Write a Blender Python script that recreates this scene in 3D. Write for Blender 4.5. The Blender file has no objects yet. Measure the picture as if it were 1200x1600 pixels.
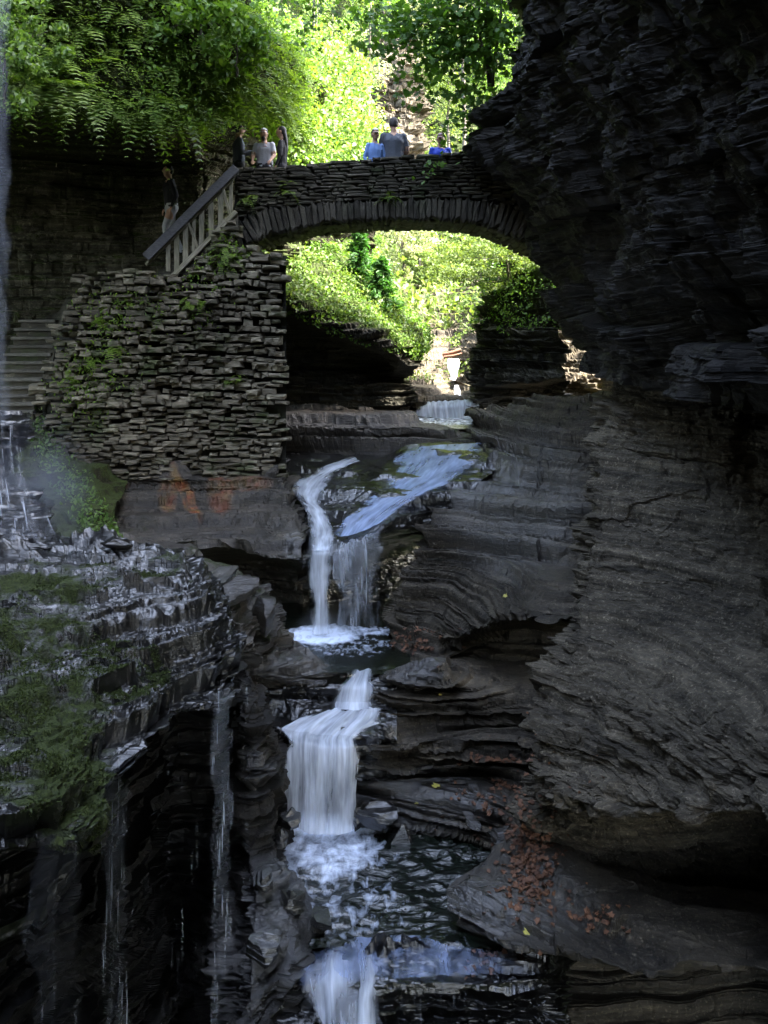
import bpy, bmesh, math, random
import numpy as np
from mathutils import Vector, Matrix
from mathutils.bvhtree import BVHTree

# ---------------------------------------------------------------- camera, sky, sun, exposure
SC = bpy.context.scene
COL = SC.collection
HOR, F = 520.0, 1500.0            # eye level and focal length, in pixels of a 1200 x 1600 picture
cam_d = bpy.data.cameras.new('camera')
cam = bpy.data.objects.new('camera', cam_d); COL.objects.link(cam)
cam.location = (0, 0, 0); cam.rotation_euler = (math.radians(90), 0, 0)
cam_d.sensor_width = 36.0; cam_d.lens = 36.0 * F / 1600.0
cam_d.shift_y = -(800.0 - HOR) / 1600.0
cam_d.clip_start = 0.1; cam_d.clip_end = 400.0
SC.camera = cam

SUN_DIR = Vector((0.80, -0.16, 0.86)).normalized()      # towards the sun
w = bpy.data.worlds.new('World'); SC.world = w; w.use_nodes = True
nt = w.node_tree; nt.nodes.clear()
sky = nt.nodes.new('ShaderNodeTexSky'); sky.sky_type = 'NISHITA'; sky.sun_disc = False
sky.sun_elevation = math.asin(SUN_DIR.z)
sky.sun_rotation = math.atan2(SUN_DIR.x, SUN_DIR.y)
bg = nt.nodes.new('ShaderNodeBackground'); bg.inputs['Strength'].default_value = 0.15
wo = nt.nodes.new('ShaderNodeOutputWorld')
sky.dust_density = 3.0; sky.ozone_density = 0.6
hs = nt.nodes.new('ShaderNodeHueSaturation'); hs.inputs['Saturation'].default_value = 0.8      # desaturated to lessen the blue cast of skylight
nt.links.new(sky.outputs[0], hs.inputs['Color']); nt.links.new(hs.outputs[0], bg.inputs[0]); nt.links.new(bg.outputs[0], wo.inputs[0])
sl = bpy.data.lights.new('sun', 'SUN'); sl.energy = 2.2; sl.angle = math.radians(0.5); sl.color = (1.0, 0.95, 0.85)
so = bpy.data.objects.new('sun', sl); COL.objects.link(so)
so.rotation_euler = SUN_DIR.to_track_quat('Z', 'Y').to_euler(); so.location = (10, 10, 40)
SC.view_settings.view_transform = 'Standard'; SC.view_settings.look = 'None'
SC.view_settings.exposure = 4.4; SC.view_settings.gamma = 1.0
SC.view_settings.use_curve_mapping = False
SC.render.engine = 'CYCLES'
SC.cycles.use_denoising = True
SC.cycles.max_bounces = 6; SC.cycles.diffuse_bounces = 3; SC.cycles.glossy_bounces = 3
SC.cycles.transmission_bounces = 4; SC.cycles.transparent_max_bounces = 14
SC.cycles.sample_clamp_indirect = 6.0; SC.cycles.caustics_reflective = False; SC.cycles.caustics_refractive = False

R = random.Random(11)
NR = np.random.default_rng(7)

def P(px, py, d):                 # the point seen at picture position (px, py) at depth d metres
    return ((px - 600.0) / F * d, d, (HOR - py) / F * d)
def PX(p):                        # and back
    return (600.0 + p[0] / p[1] * F, HOR - p[2] / p[1] * F)

# ---------------------------------------------------------------- noise
def _h(ix, iy, iz, seed):
    n = (ix.astype(np.int64) * 374761393 + iy.astype(np.int64) * 668265263 + iz.astype(np.int64) * 1274126177 + seed * 987654321) & 0xffffffff
    n = ((n ^ (n >> 13)) * 1274126177) & 0xffffffff
    n = ((n ^ (n >> 16)) * 2246822519) & 0xffffffff
    return ((n ^ (n >> 15)) & 0xffffff) / 16777215.0
def vn(x, y, z, seed=0):          # value noise, -1..1
    x, y, z = np.broadcast_arrays(x, y, z)
    ix, iy, iz = np.floor(x), np.floor(y), np.floor(z)
    fx, fy, fz = x - ix, y - iy, z - iz
    fx = fx * fx * (3 - 2 * fx); fy = fy * fy * (3 - 2 * fy); fz = fz * fz * (3 - 2 * fz)
    r = 0
    for a in (0, 1):
        wa = fx if a else 1 - fx
        for b in (0, 1):
            wb = fy if b else 1 - fy
            for c in (0, 1):
                wc = fz if c else 1 - fz
                r = r + wa * wb * wc * _h(ix + a, iy + b, iz + c, seed)
    return r * 2 - 1
def vn2(x, y, k, seed=0):         # plan noise that differs for every integer k
    ix, iy = np.floor(x), np.floor(y)
    fx, fy = x - ix, y - iy
    fx = fx * fx * (3 - 2 * fx); fy = fy * fy * (3 - 2 * fy)
    r = 0
    for a in (0, 1):
        for b in (0, 1):
            r = r + (fx if a else 1 - fx) * (fy if b else 1 - fy) * _h(ix + a, iy + b, k, seed)
    return r * 2 - 1
def fbm(x, y, z, o=4, seed=0):
    r, a, t = 0, 1.0, 0
    for i in range(o):
        r = r + a * vn(x * 2 ** i, y * 2 ** i, z * 2 ** i, seed + i); t += a; a *= 0.5
    return r / t
def cells(x, y, k, seed=0):       # value of the nearest Voronoi cell in plan, and distance to its border
    ix, iy = np.floor(x), np.floor(y)
    d1 = np.full(x.shape, 9.0); d2 = np.full(x.shape, 9.0); v = np.zeros(x.shape)
    for a in (-1, 0, 1):
        for b in (-1, 0, 1):
            cx = ix + a; cy = iy + b
            px = cx + _h(cx, cy, k, seed); py = cy + _h(cx, cy, k, seed + 1)
            d = (px - x) ** 2 + (py - y) ** 2
            c = d < d1
            d2 = np.where(c, d1, np.minimum(d2, d))
            v = np.where(c, _h(cx, cy, k, seed + 2), v)
            d1 = np.where(c, d, d1)
    return v * 2 - 1, np.sqrt(d2) - np.sqrt(d1)

# ---------------------------------------------------------------- beds of the shale, shared by every rock surface
def _beds(lo, hi, th, seed):
    g = np.random.default_rng(seed); z = [lo]
    while z[-1] < hi:
        z.append(z[-1] + th * g.uniform(0.45, 1.7))
    return np.array(z)
BEDS = [_beds(-14, 30, .62, 1), _beds(-14, 30, .19, 2), _beds(-14, 30, .065, 3)]
def bed(z, s):
    b = BEDS[s]
    i = np.clip(np.searchsorted(b, z) - 1, 0, len(b) - 2)
    return i, (z - b[i]) / (b[i + 1] - b[i])

def cr(p, t, n=3):                # interpolation along axis 0 of control grid p at parameters t
    m = p.shape[0]
    i = np.clip(np.floor(t).astype(int), 0, m - 2); f = (t - i)[:, None, None]
    p0 = p[np.maximum(i - 1, 0)]; p1 = p[i]; p2 = p[i + 1]; p3 = p[np.minimum(i + 2, m - 1)]
    k = 0.36
    m1 = (p2 - p0) * k; m2 = (p3 - p1) * k
    f2, f3 = f * f, f * f * f
    return (2 * f3 - 3 * f2 + 1) * p1 + (f3 - 2 * f2 + f) * m1 + (-2 * f3 + 3 * f2) * p2 + (f3 - f2) * m2

STEP = 2.0
def sample_params(G, step):
    # parameters so that neighbours stay about `step` picture pixels apart where seen
    sx = 600 + G[..., 0] / np.maximum(G[..., 1], .8) * F; sy = HOR - G[..., 2] / np.maximum(G[..., 1], .8) * F
    S = np.stack([np.clip(sx, -150, 1350), np.clip(sy, -150, 1750)], -1)
    def line(S, G):
        L = np.linalg.norm(np.diff(S, axis=0), axis=-1)
        W = np.linalg.norm(np.diff(G, axis=0), axis=-1)
        L = np.percentile(L, 75, axis=1); W = np.percentile(W, 75, axis=1)
        t = []
        for i in range(len(L)):
            n = int(max(L[i] / step, min(W[i] / .12, 60), 3))
            t += [i + k / n for k in range(n)]
        t.append(float(len(L)))
        return np.array(t)
    v = line(S, G)
    u = line(np.swapaxes(S, 0, 1), np.swapaxes(G, 0, 1))
    return u, v

def grid(rows, step, fine_v=1.0):
    n = len(rows[0])
    for i, r in enumerate(rows):
        assert len(r) == n, ('row', i, len(r), n)
    G = np.array([[P(*c) if len(c) == 3 else c[:3] for c in r] for r in rows], float)   # 4-tuples are world points
    u, v = sample_params(G, step)
    if fine_v != 1.0:
        v = np.interp(np.linspace(0, 1, int(len(v) * fine_v)), np.linspace(0, 1, len(v)), v)
    A = cr(G, v)
    A = np.swapaxes(cr(np.swapaxes(A, 0, 1), u), 0, 1)
    return A, u, v
def W(x, y, z): return (x, y, z, 0)

def normals(A):
    du = np.gradient(A, axis=1); dv = np.gradient(A, axis=0)
    n = np.cross(dv, du); l = np.linalg.norm(n, axis=-1, keepdims=True)
    n = n / np.maximum(l, 1e-9)
    for _ in range(2):            # smooth
        n[1:-1, 1:-1] = (n[1:-1, 1:-1] * 2 + n[:-2, 1:-1] + n[2:, 1:-1] + n[1:-1, :-2] + n[1:-1, 2:]) / 6
    return n / np.maximum(np.linalg.norm(n, axis=-1, keepdims=True), 1e-9)

def mesh_np(name, V, faces, mat=None, smooth=True, mats=None, mat_idx=None):
    me = bpy.data.meshes.new(name)
    V = np.ascontiguousarray(V, dtype=np.float32); faces = np.ascontiguousarray(faces, dtype=np.int32)
    k = faces.shape[1]
    me.vertices.add(len(V)); me.vertices.foreach_set('co', V.ravel())
    me.loops.add(faces.size); me.loops.foreach_set('vertex_index', faces.ravel())
    me.polygons.add(len(faces)); me.polygons.foreach_set('loop_start', np.arange(0, faces.size, k, dtype=np.int32))
    if mat: me.materials.append(mat)
    for m in (mats or []): me.materials.append(m)
    if mat_idx is not None: me.polygons.foreach_set('material_index', np.asarray(mat_idx, dtype=np.int32))
    me.update(calc_edges=True)
    me.polygons.foreach_set('use_smooth', np.full(len(faces), smooth))
    return me
def grid_faces(nv, nu, off=0):
    i = np.arange(nv - 1)[:, None] * nu + np.arange(nu - 1)[None]
    i = i.ravel() + off
    return np.stack([i, i + nu, i + nu + 1, i + 1], 1)
def col_attr(me, name, rgba):
    a = me.attributes.new(name, 'FLOAT_COLOR', 'POINT'); a.data.foreach_set('color', np.ascontiguousarray(rgba, dtype=np.float32).ravel())
def link(name, me, parent=None, **props):
    o = bpy.data.objects.new(name, me); COL.objects.link(o)
    if parent is not None: o.parent = parent
    for k, v in props.items(): o[k] = v
    return o
def thing(name, loc, label, cat, group=None):
    o = bpy.data.objects.new(name, None); COL.objects.link(o); o.location = loc
    o['label'] = label; o['category'] = cat
    if group: o['group'] = group
    return o
def tagp(o, label, cat, group=None):
    o['label'] = label; o['category'] = cat
    if group: o['group'] = group
    return o

MOSS = []
SURF = []                         # (vertices, faces) of rock for placing small things on
def rock(name, rows, mat, big=.14, mid=.09, fine=.035, block=.10, rough=.03, terr=.8, flat=.10, notch=.075, n2=.35, bw=(.25, .8, .45), step=None, moss=None, wet=None, rust=None, dip=0.0, lump=.10, crack=.05, fine_v=1.15):
    A, u, v = grid(rows, step or STEP, fine_v)
    n = normals(A)
    x, y, z = A[..., 0], A[..., 1], A[..., 2]
    # lumps: large uneven shape
    q = fbm(x * .9, y * .9, z * 1.3, 3, 40) * lump
    fl = np.clip((n[..., 2] - .25) / .5, 0, 1) * flat      # broken flags on whatever faces up
    c1, e1 = cells(x * 1.3 + vn(x * 2, y * 2, z, 81) * .3, y * 2.5, (x * 0).astype(int) + 5, 82)
    c2, e2 = cells(x * 2.8 + vn(x * 4, y * 4, z, 83) * .3, y * 6.5, (x * 0).astype(int) + 9, 84)
    rise = fl * (fbm(x * 1.3, y * 1.3, z * 0, 4, 85) * 1.1 + c1 * .34 + c2 * .15 + fbm(x * 11, y * 11, z * 0, 2, 86) * .12)
    z = z + rise
    zz = z + .13 * vn(x * .35, y * .35, z * .3, 5) + .03 * vn(x * 1.7, y * 1.7, z, 6) + dip * x
    off = q.copy()
    nz = np.clip(n[..., 2], -1, 1); wall = np.clip(1.25 - nz ** 2 * 1.2, 0.12, 1)
    i0, f0 = bed(zz, 0); i1, f1 = bed(zz, 1); i2, f2 = bed(zz, 2)
    off += (_h(i0, i0 * 0, i0 * 0, 3) * 2 - 1) * big * .6 + vn2(x * .55, y * .55, i0, 11) * big
    cv, cd = cells(x * 1.25 + vn(x * 3, y * 3, z, 8) * .12, y * 1.25, i0 * 3 + 1, 21)
    off += cv * block * .55 - np.exp(-(cd / .05) ** 2) * crack * .3
    cv, cd = cells(x * 3.1 + i1 * .37, y * 3.1, i1, 31)
    off += cv * block * .45 - np.exp(-(cd / .07) ** 2) * crack * .2
    off += (_h(i1, i1 * 0, i1 * 0, 4) * 2 - 1) * mid * .4 + vn2(x * 1.5, y * 1.5, i1, 12) * mid
    off += vn2(x * 3.6, y * 3.6, i2, 13) * fine + vn2(x * 9, y * 9, i2, 14) * fine * .5
    off += ((f1 ** 2) - .4) * mid * .5 + (f0 - .5) * big * .4 + (f2 - .5) * fine * .6
    # each bed juts out over a notch eaten into its foot
    hb = .25 + .75 * _h(i1, i1 * 0, i1 * 0, 9); va = np.clip(.75 + .9 * vn2(x * .9, y * .9, i1, 17), .1, 1.3)
    off += notch * hb * va * (.75 * np.exp(-((f1 - .62) / .10) ** 2) - 1.25 * np.exp(-((f1 - .40) / .085) ** 2))
    off += notch * 1.5 * np.clip(.7 + vn2(x * .5, y * .5, i0, 18), 0, 1.3) * (.7 * np.exp(-((f0 - .60) / .06) ** 2) - 1.2 * np.exp(-((f0 - .46) / .05) ** 2))
    off += notch * n2 * (.7 * np.exp(-((f2 - .64) / .12) ** 2) - 1.1 * np.exp(-((f2 - .38) / .10) ** 2))
    off += fbm(x * 9, y * 9, z * 20, 4, 60) * rough * 1.4 + fbm(x * 3, y * 3, z * 5, 3, 66) * rough * 1.3
    off *= wall
    d = n.copy(); d[..., 2] *= .35
    # edges of the patch keep their place better
    # terraces on anything that slopes
    k = terr * np.clip(1.35 - np.abs(nz) * .35, 0, 1)
    def tz(zz, s, i, f, sh):
        b = BEDS[s]; g = np.clip((f - .5) * sh + .5, 0, 1); g = g * g * (3 - 2 * g)
        return b[i] + (b[i + 1] - b[i]) * g
    dz = (tz(zz, 1, i1, f1, 3.6) - zz) * bw[1] + (tz(zz, 2, i2, f2, 3.2) - zz) * bw[2] + (tz(zz, 0, i0, f0, 3.0) - zz) * bw[0]
    B = A + d * off[..., None]
    B[..., 2] += rise
    B[..., 2] += dz * k * (nz > -.3)
    B[..., 2] += (1 - wall) * fbm(x * 6, y * 6, z * 6, 3, 70) * rough * .8
    V = B.reshape(-1, 3); Fc = grid_faces(*A.shape[:2])
    me = mesh_np(name, V, Fc, mat, smooth=False)
    sx = 600 + x / np.maximum(y, .5) * F; sy = HOR - z / np.maximum(y, .5) * F
    rg = np.zeros(A.shape[:2] + (4,)); rg[..., 3] = 1
    for c, fn in enumerate((moss, wet, rust)):
        if fn is not None: rg[..., c] = np.clip(fn(x, y, z, sx, sy, n) if callable(fn) else fn, 0, 1)
    col_attr(me, 'mask', rg.reshape(-1, 4))
    o = link(name, me, kind='structure')
    SURF.append((V, Fc, name)); MOSS.append((V, rg[..., 0].ravel(), n.reshape(-1, 3)))
    return o
def blob(sx, sy, cx, cy, rx, ry, soft=.5):
    r = np.sqrt(((sx - cx) / rx) ** 2 + ((sy - cy) / ry) ** 2)
    return np.clip((1 + soft - r) / soft, 0, 1) if soft else (r < 1)

# ---------------------------------------------------------------- node helpers
class NT:
    def __init__(s, name):
        s.m = bpy.data.materials.new(name); s.m.use_nodes = True; s.t = s.m.node_tree; s.t.nodes.clear()
        s.out = s.t.nodes.new('ShaderNodeOutputMaterial')
    def n(s, typ, ins=None, **kw):
        nd = s.t.nodes.new('ShaderNode' + typ)
        for k, v in kw.items(): setattr(nd, k, v)
        for k, v in (ins or {}).items(): s.set(nd, k, v)
        return nd
    def set(s, nd, k, v):
        sock = nd.inputs[k]
        if isinstance(v, bpy.types.NodeSocket): s.t.links.new(v, sock)
        elif isinstance(v, bpy.types.Node): s.t.links.new(v.outputs[0], sock)
        else:
            if isinstance(v, tuple) and len(v) == 3 and sock.type == 'RGBA': v = v + (1,)
            sock.default_value = v
    def pos(s, sc=(1, 1, 1)):
        g = s.n('NewGeometry'); m = s.n('VectorMath', {0: g.outputs['Position'], 1: sc}, operation='MULTIPLY'); return m.outputs[0]
    def noise(s, vec, scale, detail=4, rough=.55, dist=0.0):
        return s.n('TexNoise', {'Vector': vec, 'Scale': scale, 'Detail': detail, 'Roughness': rough, 'Distortion': dist}).outputs[0]
    def ramp(s, fac, a, b, ca=(0, 0, 0), cb=(1, 1, 1)):
        r = s.n('ValToRGB', {0: fac}); e = r.color_ramp.elements
        e[0].position = a; e[1].position = b; e[0].color = ca + (1,); e[1].color = cb + (1,)
        return r.outputs[0]
    def mix(s, fac, a, b, blend='MIX'):
        m = s.n('Mix', data_type='RGBA', blend_type=blend)
        s.set(m, 0, fac); s.set(m, 6, a); s.set(m, 7, b); return m.outputs[2]
    def math(s, op, a, b=0.0, clamp=False):
        m = s.n('Math', {0: a, 1: b}, operation=op, use_clamp=clamp); return m.outputs[0]
    def bump(s, h, strength, dist, normal=None):
        b = s.n('Bump', {'Height': h, 'Strength': strength, 'Distance': dist})
        if normal is not None: s.set(b, 'Normal', normal)
        return b.outputs[0]
    def done(s, shader):
        s.t.links.new(shader.outputs[0] if isinstance(shader, bpy.types.Node) else shader, s.out.inputs[0]); return s.m

def rock_mat(name, dark=(.021, .0172, .012), light=(.114, .095, .067), rough=.72, wet0=0.0, moss_col=((.014, .018, .006), (.055, .075, .018)), moss0=0.0, bs=1.0, pale=None):
    t = NT(name)
    p = t.pos(); ps = t.pos((1, 1, 7)); pv = t.pos((1, 1, 1.6))
    n1 = t.noise(ps, 1.6, 6, .62); n2 = t.noise(pv, .55, 4, .6); n3 = t.noise(ps, 7.0, 5, .65); n4 = t.noise(p, 28, 4, .65)
    f = t.math('ADD', t.math('MULTIPLY', n1, .55), t.math('MULTIPLY', n2, .45))
    c = t.mix(t.ramp(f, .38, .66), dark, light)
    c = t.mix(t.ramp(n3, .35, .7, (.45, .45, .45), (1.25, 1.22, 1.15)), (0, 0, 0), c, 'MIX') if False else t.mix(1.0, c, t.ramp(n3, .3, .72, (.5, .5, .5), (1.0, .98, .94)), 'MULTIPLY')
    c = t.mix(t.ramp(n4, .55, .8), c, pale or tuple(min(1, v * 1.9) for v in light))
    a = t.n('VertexColor', layer_name='mask')
    sep = t.n('SeparateColor', {0: a.outputs[0]})
    mo, we, ru = sep.outputs[0], sep.outputs[1], sep.outputs[2]
    c = t.mix(1.0, c, t.ramp(t.noise(t.pos((.35, .35, 15)), 1.1, 5, .7), .34, .64, (.27, .27, .27), (1.0, 1.0, 1.0)), 'MULTIPLY')
    # rust streaks
    nr = t.noise(t.pos((3, 3, .8)), 1.7, 5, .6)
    rf = t.math('MULTIPLY', t.ramp(nr, .36, .6), ru, True)
    c = t.mix(rf, c, t.mix(t.ramp(t.noise(p, 5, 4), .4, .6), (.26, .065, .016), (.20, .12, .03)))
    # moss
    nm = t.noise(p, 3.2, 6, .65); nf = t.noise(p, 42, 3, .7)
    mf = t.math('ADD', mo, moss0)
    geo = t.n('NewGeometry'); up = t.n('SeparateXYZ', {0: geo.outputs['Normal']}).outputs[2]
    mf = t.math('MULTIPLY', mf, t.math('ADD', t.math('MULTIPLY', up, .45), .8))
    mf = t.ramp(t.math('ADD', mf, t.math('MULTIPLY', t.math('SUBTRACT', nm, .5), t.math('MULTIPLY', 3.4, t.math('MINIMUM', mf, .6)))), .34, .58)
    mc = t.mix(t.ramp(nf, .35, .65), moss_col[0], moss_col[1])
    c = t.mix(mf, c, mc)
    wetf = t.math('ADD', we, wet0, True)
    c = t.mix(wetf, c, t.mix(1.0, c, (.55, .56, .60), 'MULTIPLY'))
    hb = t.math('ADD', t.math('MULTIPLY', t.noise(ps, 4.5, 8, .7), 1.0), t.math('MULTIPLY', t.noise(p, 22, 5, .7), .35))
    b1 = t.bump(hb, .8 * bs, .045)
    b2 = t.bump(t.math('MULTIPLY', nf, mf), .8, .04, b1)
    rr = t.math('SUBTRACT', rough, t.math('MULTIPLY', wetf, rough - .14))
    rr = t.math('ADD', rr, t.math('MULTIPLY', mf, .35), True)
    b = t.n('BsdfPrincipled', {'Base Color': c, 'Roughness': rr, 'Normal': b2})
    t.set(b, 'Specular IOR Level', t.math('ADD', .18, t.math('MULTIPLY', t.math('MULTIPLY', wetf, t.math('SUBTRACT', 1.0, mf)), 1.3)))
    return t.done(b)
# ---------------------------------------------------------------- rock of the gorge
M_shale = rock_mat('dark shale', wet0=.05)
M_black = rock_mat('shale with shade in its colour', dark=(.008, .0072, .006), light=(.034, .030, .025), wet0=.05)  # shade of the overhang and the lower left is put into this dark colour
M_grey = rock_mat('shale wall with light in its grey', dark=(.045, .038, .027), light=(.165, .142, .104), rough=.85, bs=1.2)  # brightness of light reaching the lower wall is put into its grey
M_wet = rock_mat('wet black shale', dark=(.006, .006, .006), light=(.028, .027, .025), wet0=.0, rough=.6, bs=.45, moss_col=((.012, .018, .004), (.055, .075, .014)))
M_mossrock = rock_mat('mossy shale', dark=(.02, .019, .013), light=(.09, .083, .06), moss0=.12)
M_recess = rock_mat('lightened greenish shale of the recess', dark=(.05, .048, .034), light=(.20, .185, .13), moss0=.2)  # lightened to make up for the little light reaching the recess
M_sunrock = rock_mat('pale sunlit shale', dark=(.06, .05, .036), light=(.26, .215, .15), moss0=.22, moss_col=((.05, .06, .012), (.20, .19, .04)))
M_bank = rock_mat('earth and moss bank', dark=(.02, .017, .010), light=(.06, .05, .03), moss0=.55, rough=.95)

# right cliff, upper part: leans out over the stream
def RX(z): return z
ups = [(25, 2.2), (14, 1.9)]
rows = []
sil = [(14.0, 2.1, 18.6), (9.5, 2.35, 18.6), (7.4, 2.50, 18.6)]
U = [  # (px, py) of the left edge, depth
    (786, -60, 18.4), (800, 20, 18.4), (812, 95, 18.4), (800, 132, 18.3), (742, 183, 18.1), (768, 212, 18.3), (763, 240, 18.4), (793, 285, 18.5), (822, 335, 18.5),
    (828, 385, 18.6), (848, 440, 18.5), (850, 485, 18.4), (884, 518, 18.2), (902, 545, 18.0), (922, 566, 17.6), (940, 584, 17.2), (962, 596, 16.8)]
def wallx(z):                     # how far right the cliff stands at height z, well in front of its far edge
    return np.interp(z, [-1, -.4, -.1, .3, 1.2, 3, 5, 8, 14, 25], [3.6, 3.6, 3.5, 3.35, 3.2, 2.9, 2.55, 2.3, 2.2, 2.6])
def urow(x0, d0, z):
    wx = wallx(z)
    r = [W(x0 + 1.6, d0 + 2.6, z), W(x0 + .35, d0 + .9, z), W(x0, d0, z)]
    for y, k in ((16.3, .45), (14, .8), (11.5, .95), (9.2, 1), (7.2, 1.0), (5.2, 1), (2.5, 1), (-3, 1), (-12, 1)):
        xx = x0 + (wx - x0) * k + .18 * math.sin(y * 1.3 + z * .9)
        r.append(W(xx, y, z))
    return r
rows = [urow(3.0, 18.6, 15), urow(2.7, 18.6, 12), urow(2.5, 18.5, 9.5)]
for px, py, d in U:
    x0, _, z0 = P(px, py, d); rows.append(urow(x0, d, z0))
zr = [-.3, -.3, -.3, -.25, -.2, -.14, -.1, -.06, -.04, 0, 0, 0]
rows[-1] = [W(c[0], c[1], z) for c, z in zip(rows[-1], zr)]
rows.append([W(c[0] + 1.9, c[1] + .8, z + .05) for c, z in zip(rows[-1], zr)])
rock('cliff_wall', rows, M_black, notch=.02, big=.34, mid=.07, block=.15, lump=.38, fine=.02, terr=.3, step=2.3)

# right cliff, lower part: rough grey face flaring towards the stream, undercut below
L = [
 [(985, 578, 19), (958, 580, 17), (1010, 548, 15.4), (1075, 530, 14.0), (1140, 525, 12.9), (1210, 520, 12.0), (1400, 500, 10.2), (1900, 470, 7.6)],
 [(975, 640, 18.3), (944, 640, 16.2), (1000, 640, 14.6), (1070, 640, 13.8), (1140, 640, 13.3), (1210, 640, 12.9), (1400, 645, 9.6), (1900, 670, 7.0)],
 [(960, 700, 16.6), (930, 702, 14.8), (990, 703, 14.0), (1060, 704, 13.4), (1130, 706, 12.9), (1210, 708, 12.5), (1400, 720, 9.2), (1900, 760, 6.6)],
 [(950, 770, 15.5), (925, 772, 13.6), (985, 773, 13.1), (1060, 775, 12.7), (1130, 778, 12.3), (1210, 782, 11.9), (1400, 805, 8.7), (1900, 860, 6.2)],
 [(955, 832, 14.8), (926, 830, 12.9), (985, 833, 12.5), (1055, 838, 12.1), (1130, 843, 11.6), (1210, 850, 11.2), (1400, 885, 8.3), (1900, 960, 5.8)],
 [(930, 920, 13.6), (900, 918, 12.1), (965, 926, 11.7), (1050, 935, 11.2), (1125, 945, 10.7), (1210, 955, 10.2), (1400, 1020, 7.8), (1900, 1150, 5.3)],
 [(925, 990, 12.6), (890, 992, 11.3), (960, 1004, 10.9), (1040, 1018, 10.4), (1120, 1030, 9.9), (1210, 1042, 9.4), (1400, 1120, 7.2), (1900, 1320, 4.9)],
 [(900, 1060, 12), (868, 1063, 10.8), (938, 1082, 10.3), (1030, 1100, 9.6), (1115, 1120, 9.0), (1210, 1140, 8.3), (1400, 1240, 6.6), (1900, 1500, 4.6)],
 [(868, 1160, 11.6), (843, 1165, 10.2), (920, 1188, 9.7), (1015, 1205, 9.1), (1110, 1220, 8.45), (1210, 1230, 7.8), (1400, 1340, 6.2), (1900, 1650, 4.3)],
 [(852, 1215, 11.3), (826, 1222, 10.1), (890, 1250, 9.5), (985, 1272, 8.9), (1095, 1275, 8.3), (1210, 1270, 7.7), (1400, 1380, 6.2), (1900, 1700, 4.3)],
 [(860, 1240, 11.4), (838, 1258, 10.4), (920, 1297, 9.8), (1005, 1290, 9.5), (1110, 1266, 9.4), (1225, 1238, 9.2), (1400, 1330, 7.4), (1900, 1650, 4.9)],
 [(868, 1280, 11.5), (850, 1295, 10.6), (930, 1325, 10.3), (1015, 1330, 10.5), (1110, 1300, 10.8), (1225, 1280, 11.0), (1400, 1330, 9.0), (1900, 1600, 6)],
 [(875, 1330, 11.5), (862, 1335, 10.7), (935, 1350, 10.6), (1020, 1375, 10.8), (1110, 1395, 11.0), (1225, 1395, 11.2), (1400, 1450, 9.4), (1900, 1680, 6)],
 [(875, 1420, 11.4), (862, 1420, 11.0), (935, 1430, 10.9), (1020, 1440, 11.0), (1110, 1450, 11.2), (1225, 1450, 11.4), (1400, 1500, 9.6), (1900, 1700, 6)],
]
rock('cliff_wall', L, M_grey, notch=.04, n2=.3, big=.13, mid=.06, block=.16, lump=.30, fine=.045, rough=.11, crack=.05, terr=.4, flat=.04, step=2.0,
     moss=lambda x, y, z, sx, sy, n: .18 * (sy < 900))

# apron: smooth layered shelf in the lower right, beside the pool
AP = [
 [(800, 1275, 11.6), (838, 1285, 11.0), (880, 1310, 10.7), (960, 1345, 10.5), (1060, 1390, 10.5), (1225, 1400, 10.8), (1500, 1450, 9)],
 [(786, 1318, 11.0), (826, 1325, 10.5), (868, 1345, 10.2), (950, 1375, 9.9), (1050, 1400, 9.8), (1225, 1415, 9.9), (1500, 1520, 8)],
 [(738, 1360, 10.6), (790, 1368, 10.2), (850, 1392, 9.8), (930, 1412, 9.5), (1040, 1430, 9.3), (1225, 1450, 9.0), (1500, 1600, 7)],
 [(700, 1388, 10.25), (760, 1402, 9.9), (830, 1420, 9.6), (920, 1440, 9.3), (1040, 1458, 9.0), (1225, 1480, 8.6), (1500, 1660, 6.6)],
 [(702, 1425, 9.95), (750, 1448, 9.65), (820, 1462, 9.4), (910, 1475, 9.1), (1040, 1490, 8.8), (1225, 1505, 8.4), (1500, 1690, 6.4)],
 [(712, 1446, 9.9), (750, 1463, 9.65), (825, 1482, 9.35), (915, 1500, 9.0), (1040, 1512, 8.7), (1225, 1522, 8.3), (1500, 1710, 6.3)],
 [(735, 1448, 10.6), (765, 1446, 10.8), (835, 1420, 11.2), (925, 1400, 11.2), (1050, 1400, 11.2), (1225, 1400, 11.2), (1500, 1500, 9)],
 [(740, 1500, 10.8), (775, 1500, 11.0), (845, 1510, 11.2), (935, 1520, 11.2), (1055, 1530, 11.2), (1225, 1540, 11.2), (1500, 1640, 9)],
 [(745, 1680, 10.6), (775, 1680, 10.6), (845, 1680, 10.8), (935, 1680, 10.8), (1055, 1680, 10.8), (1225, 1680, 10.6), (1500, 1760, 9)],
]
rock('rock_ledge', AP, M_shale, flat=.06, big=.03, mid=.03, block=.03, lump=.07, fine=.022, rough=.012, crack=.035, terr=.8,
     wet=lambda x, y, z, sx, sy, n: np.maximum(blob(sx, sy, 735, 1430, 70, 45), .35 * blob(sx, sy, 780, 1400, 110, 70)))

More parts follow.
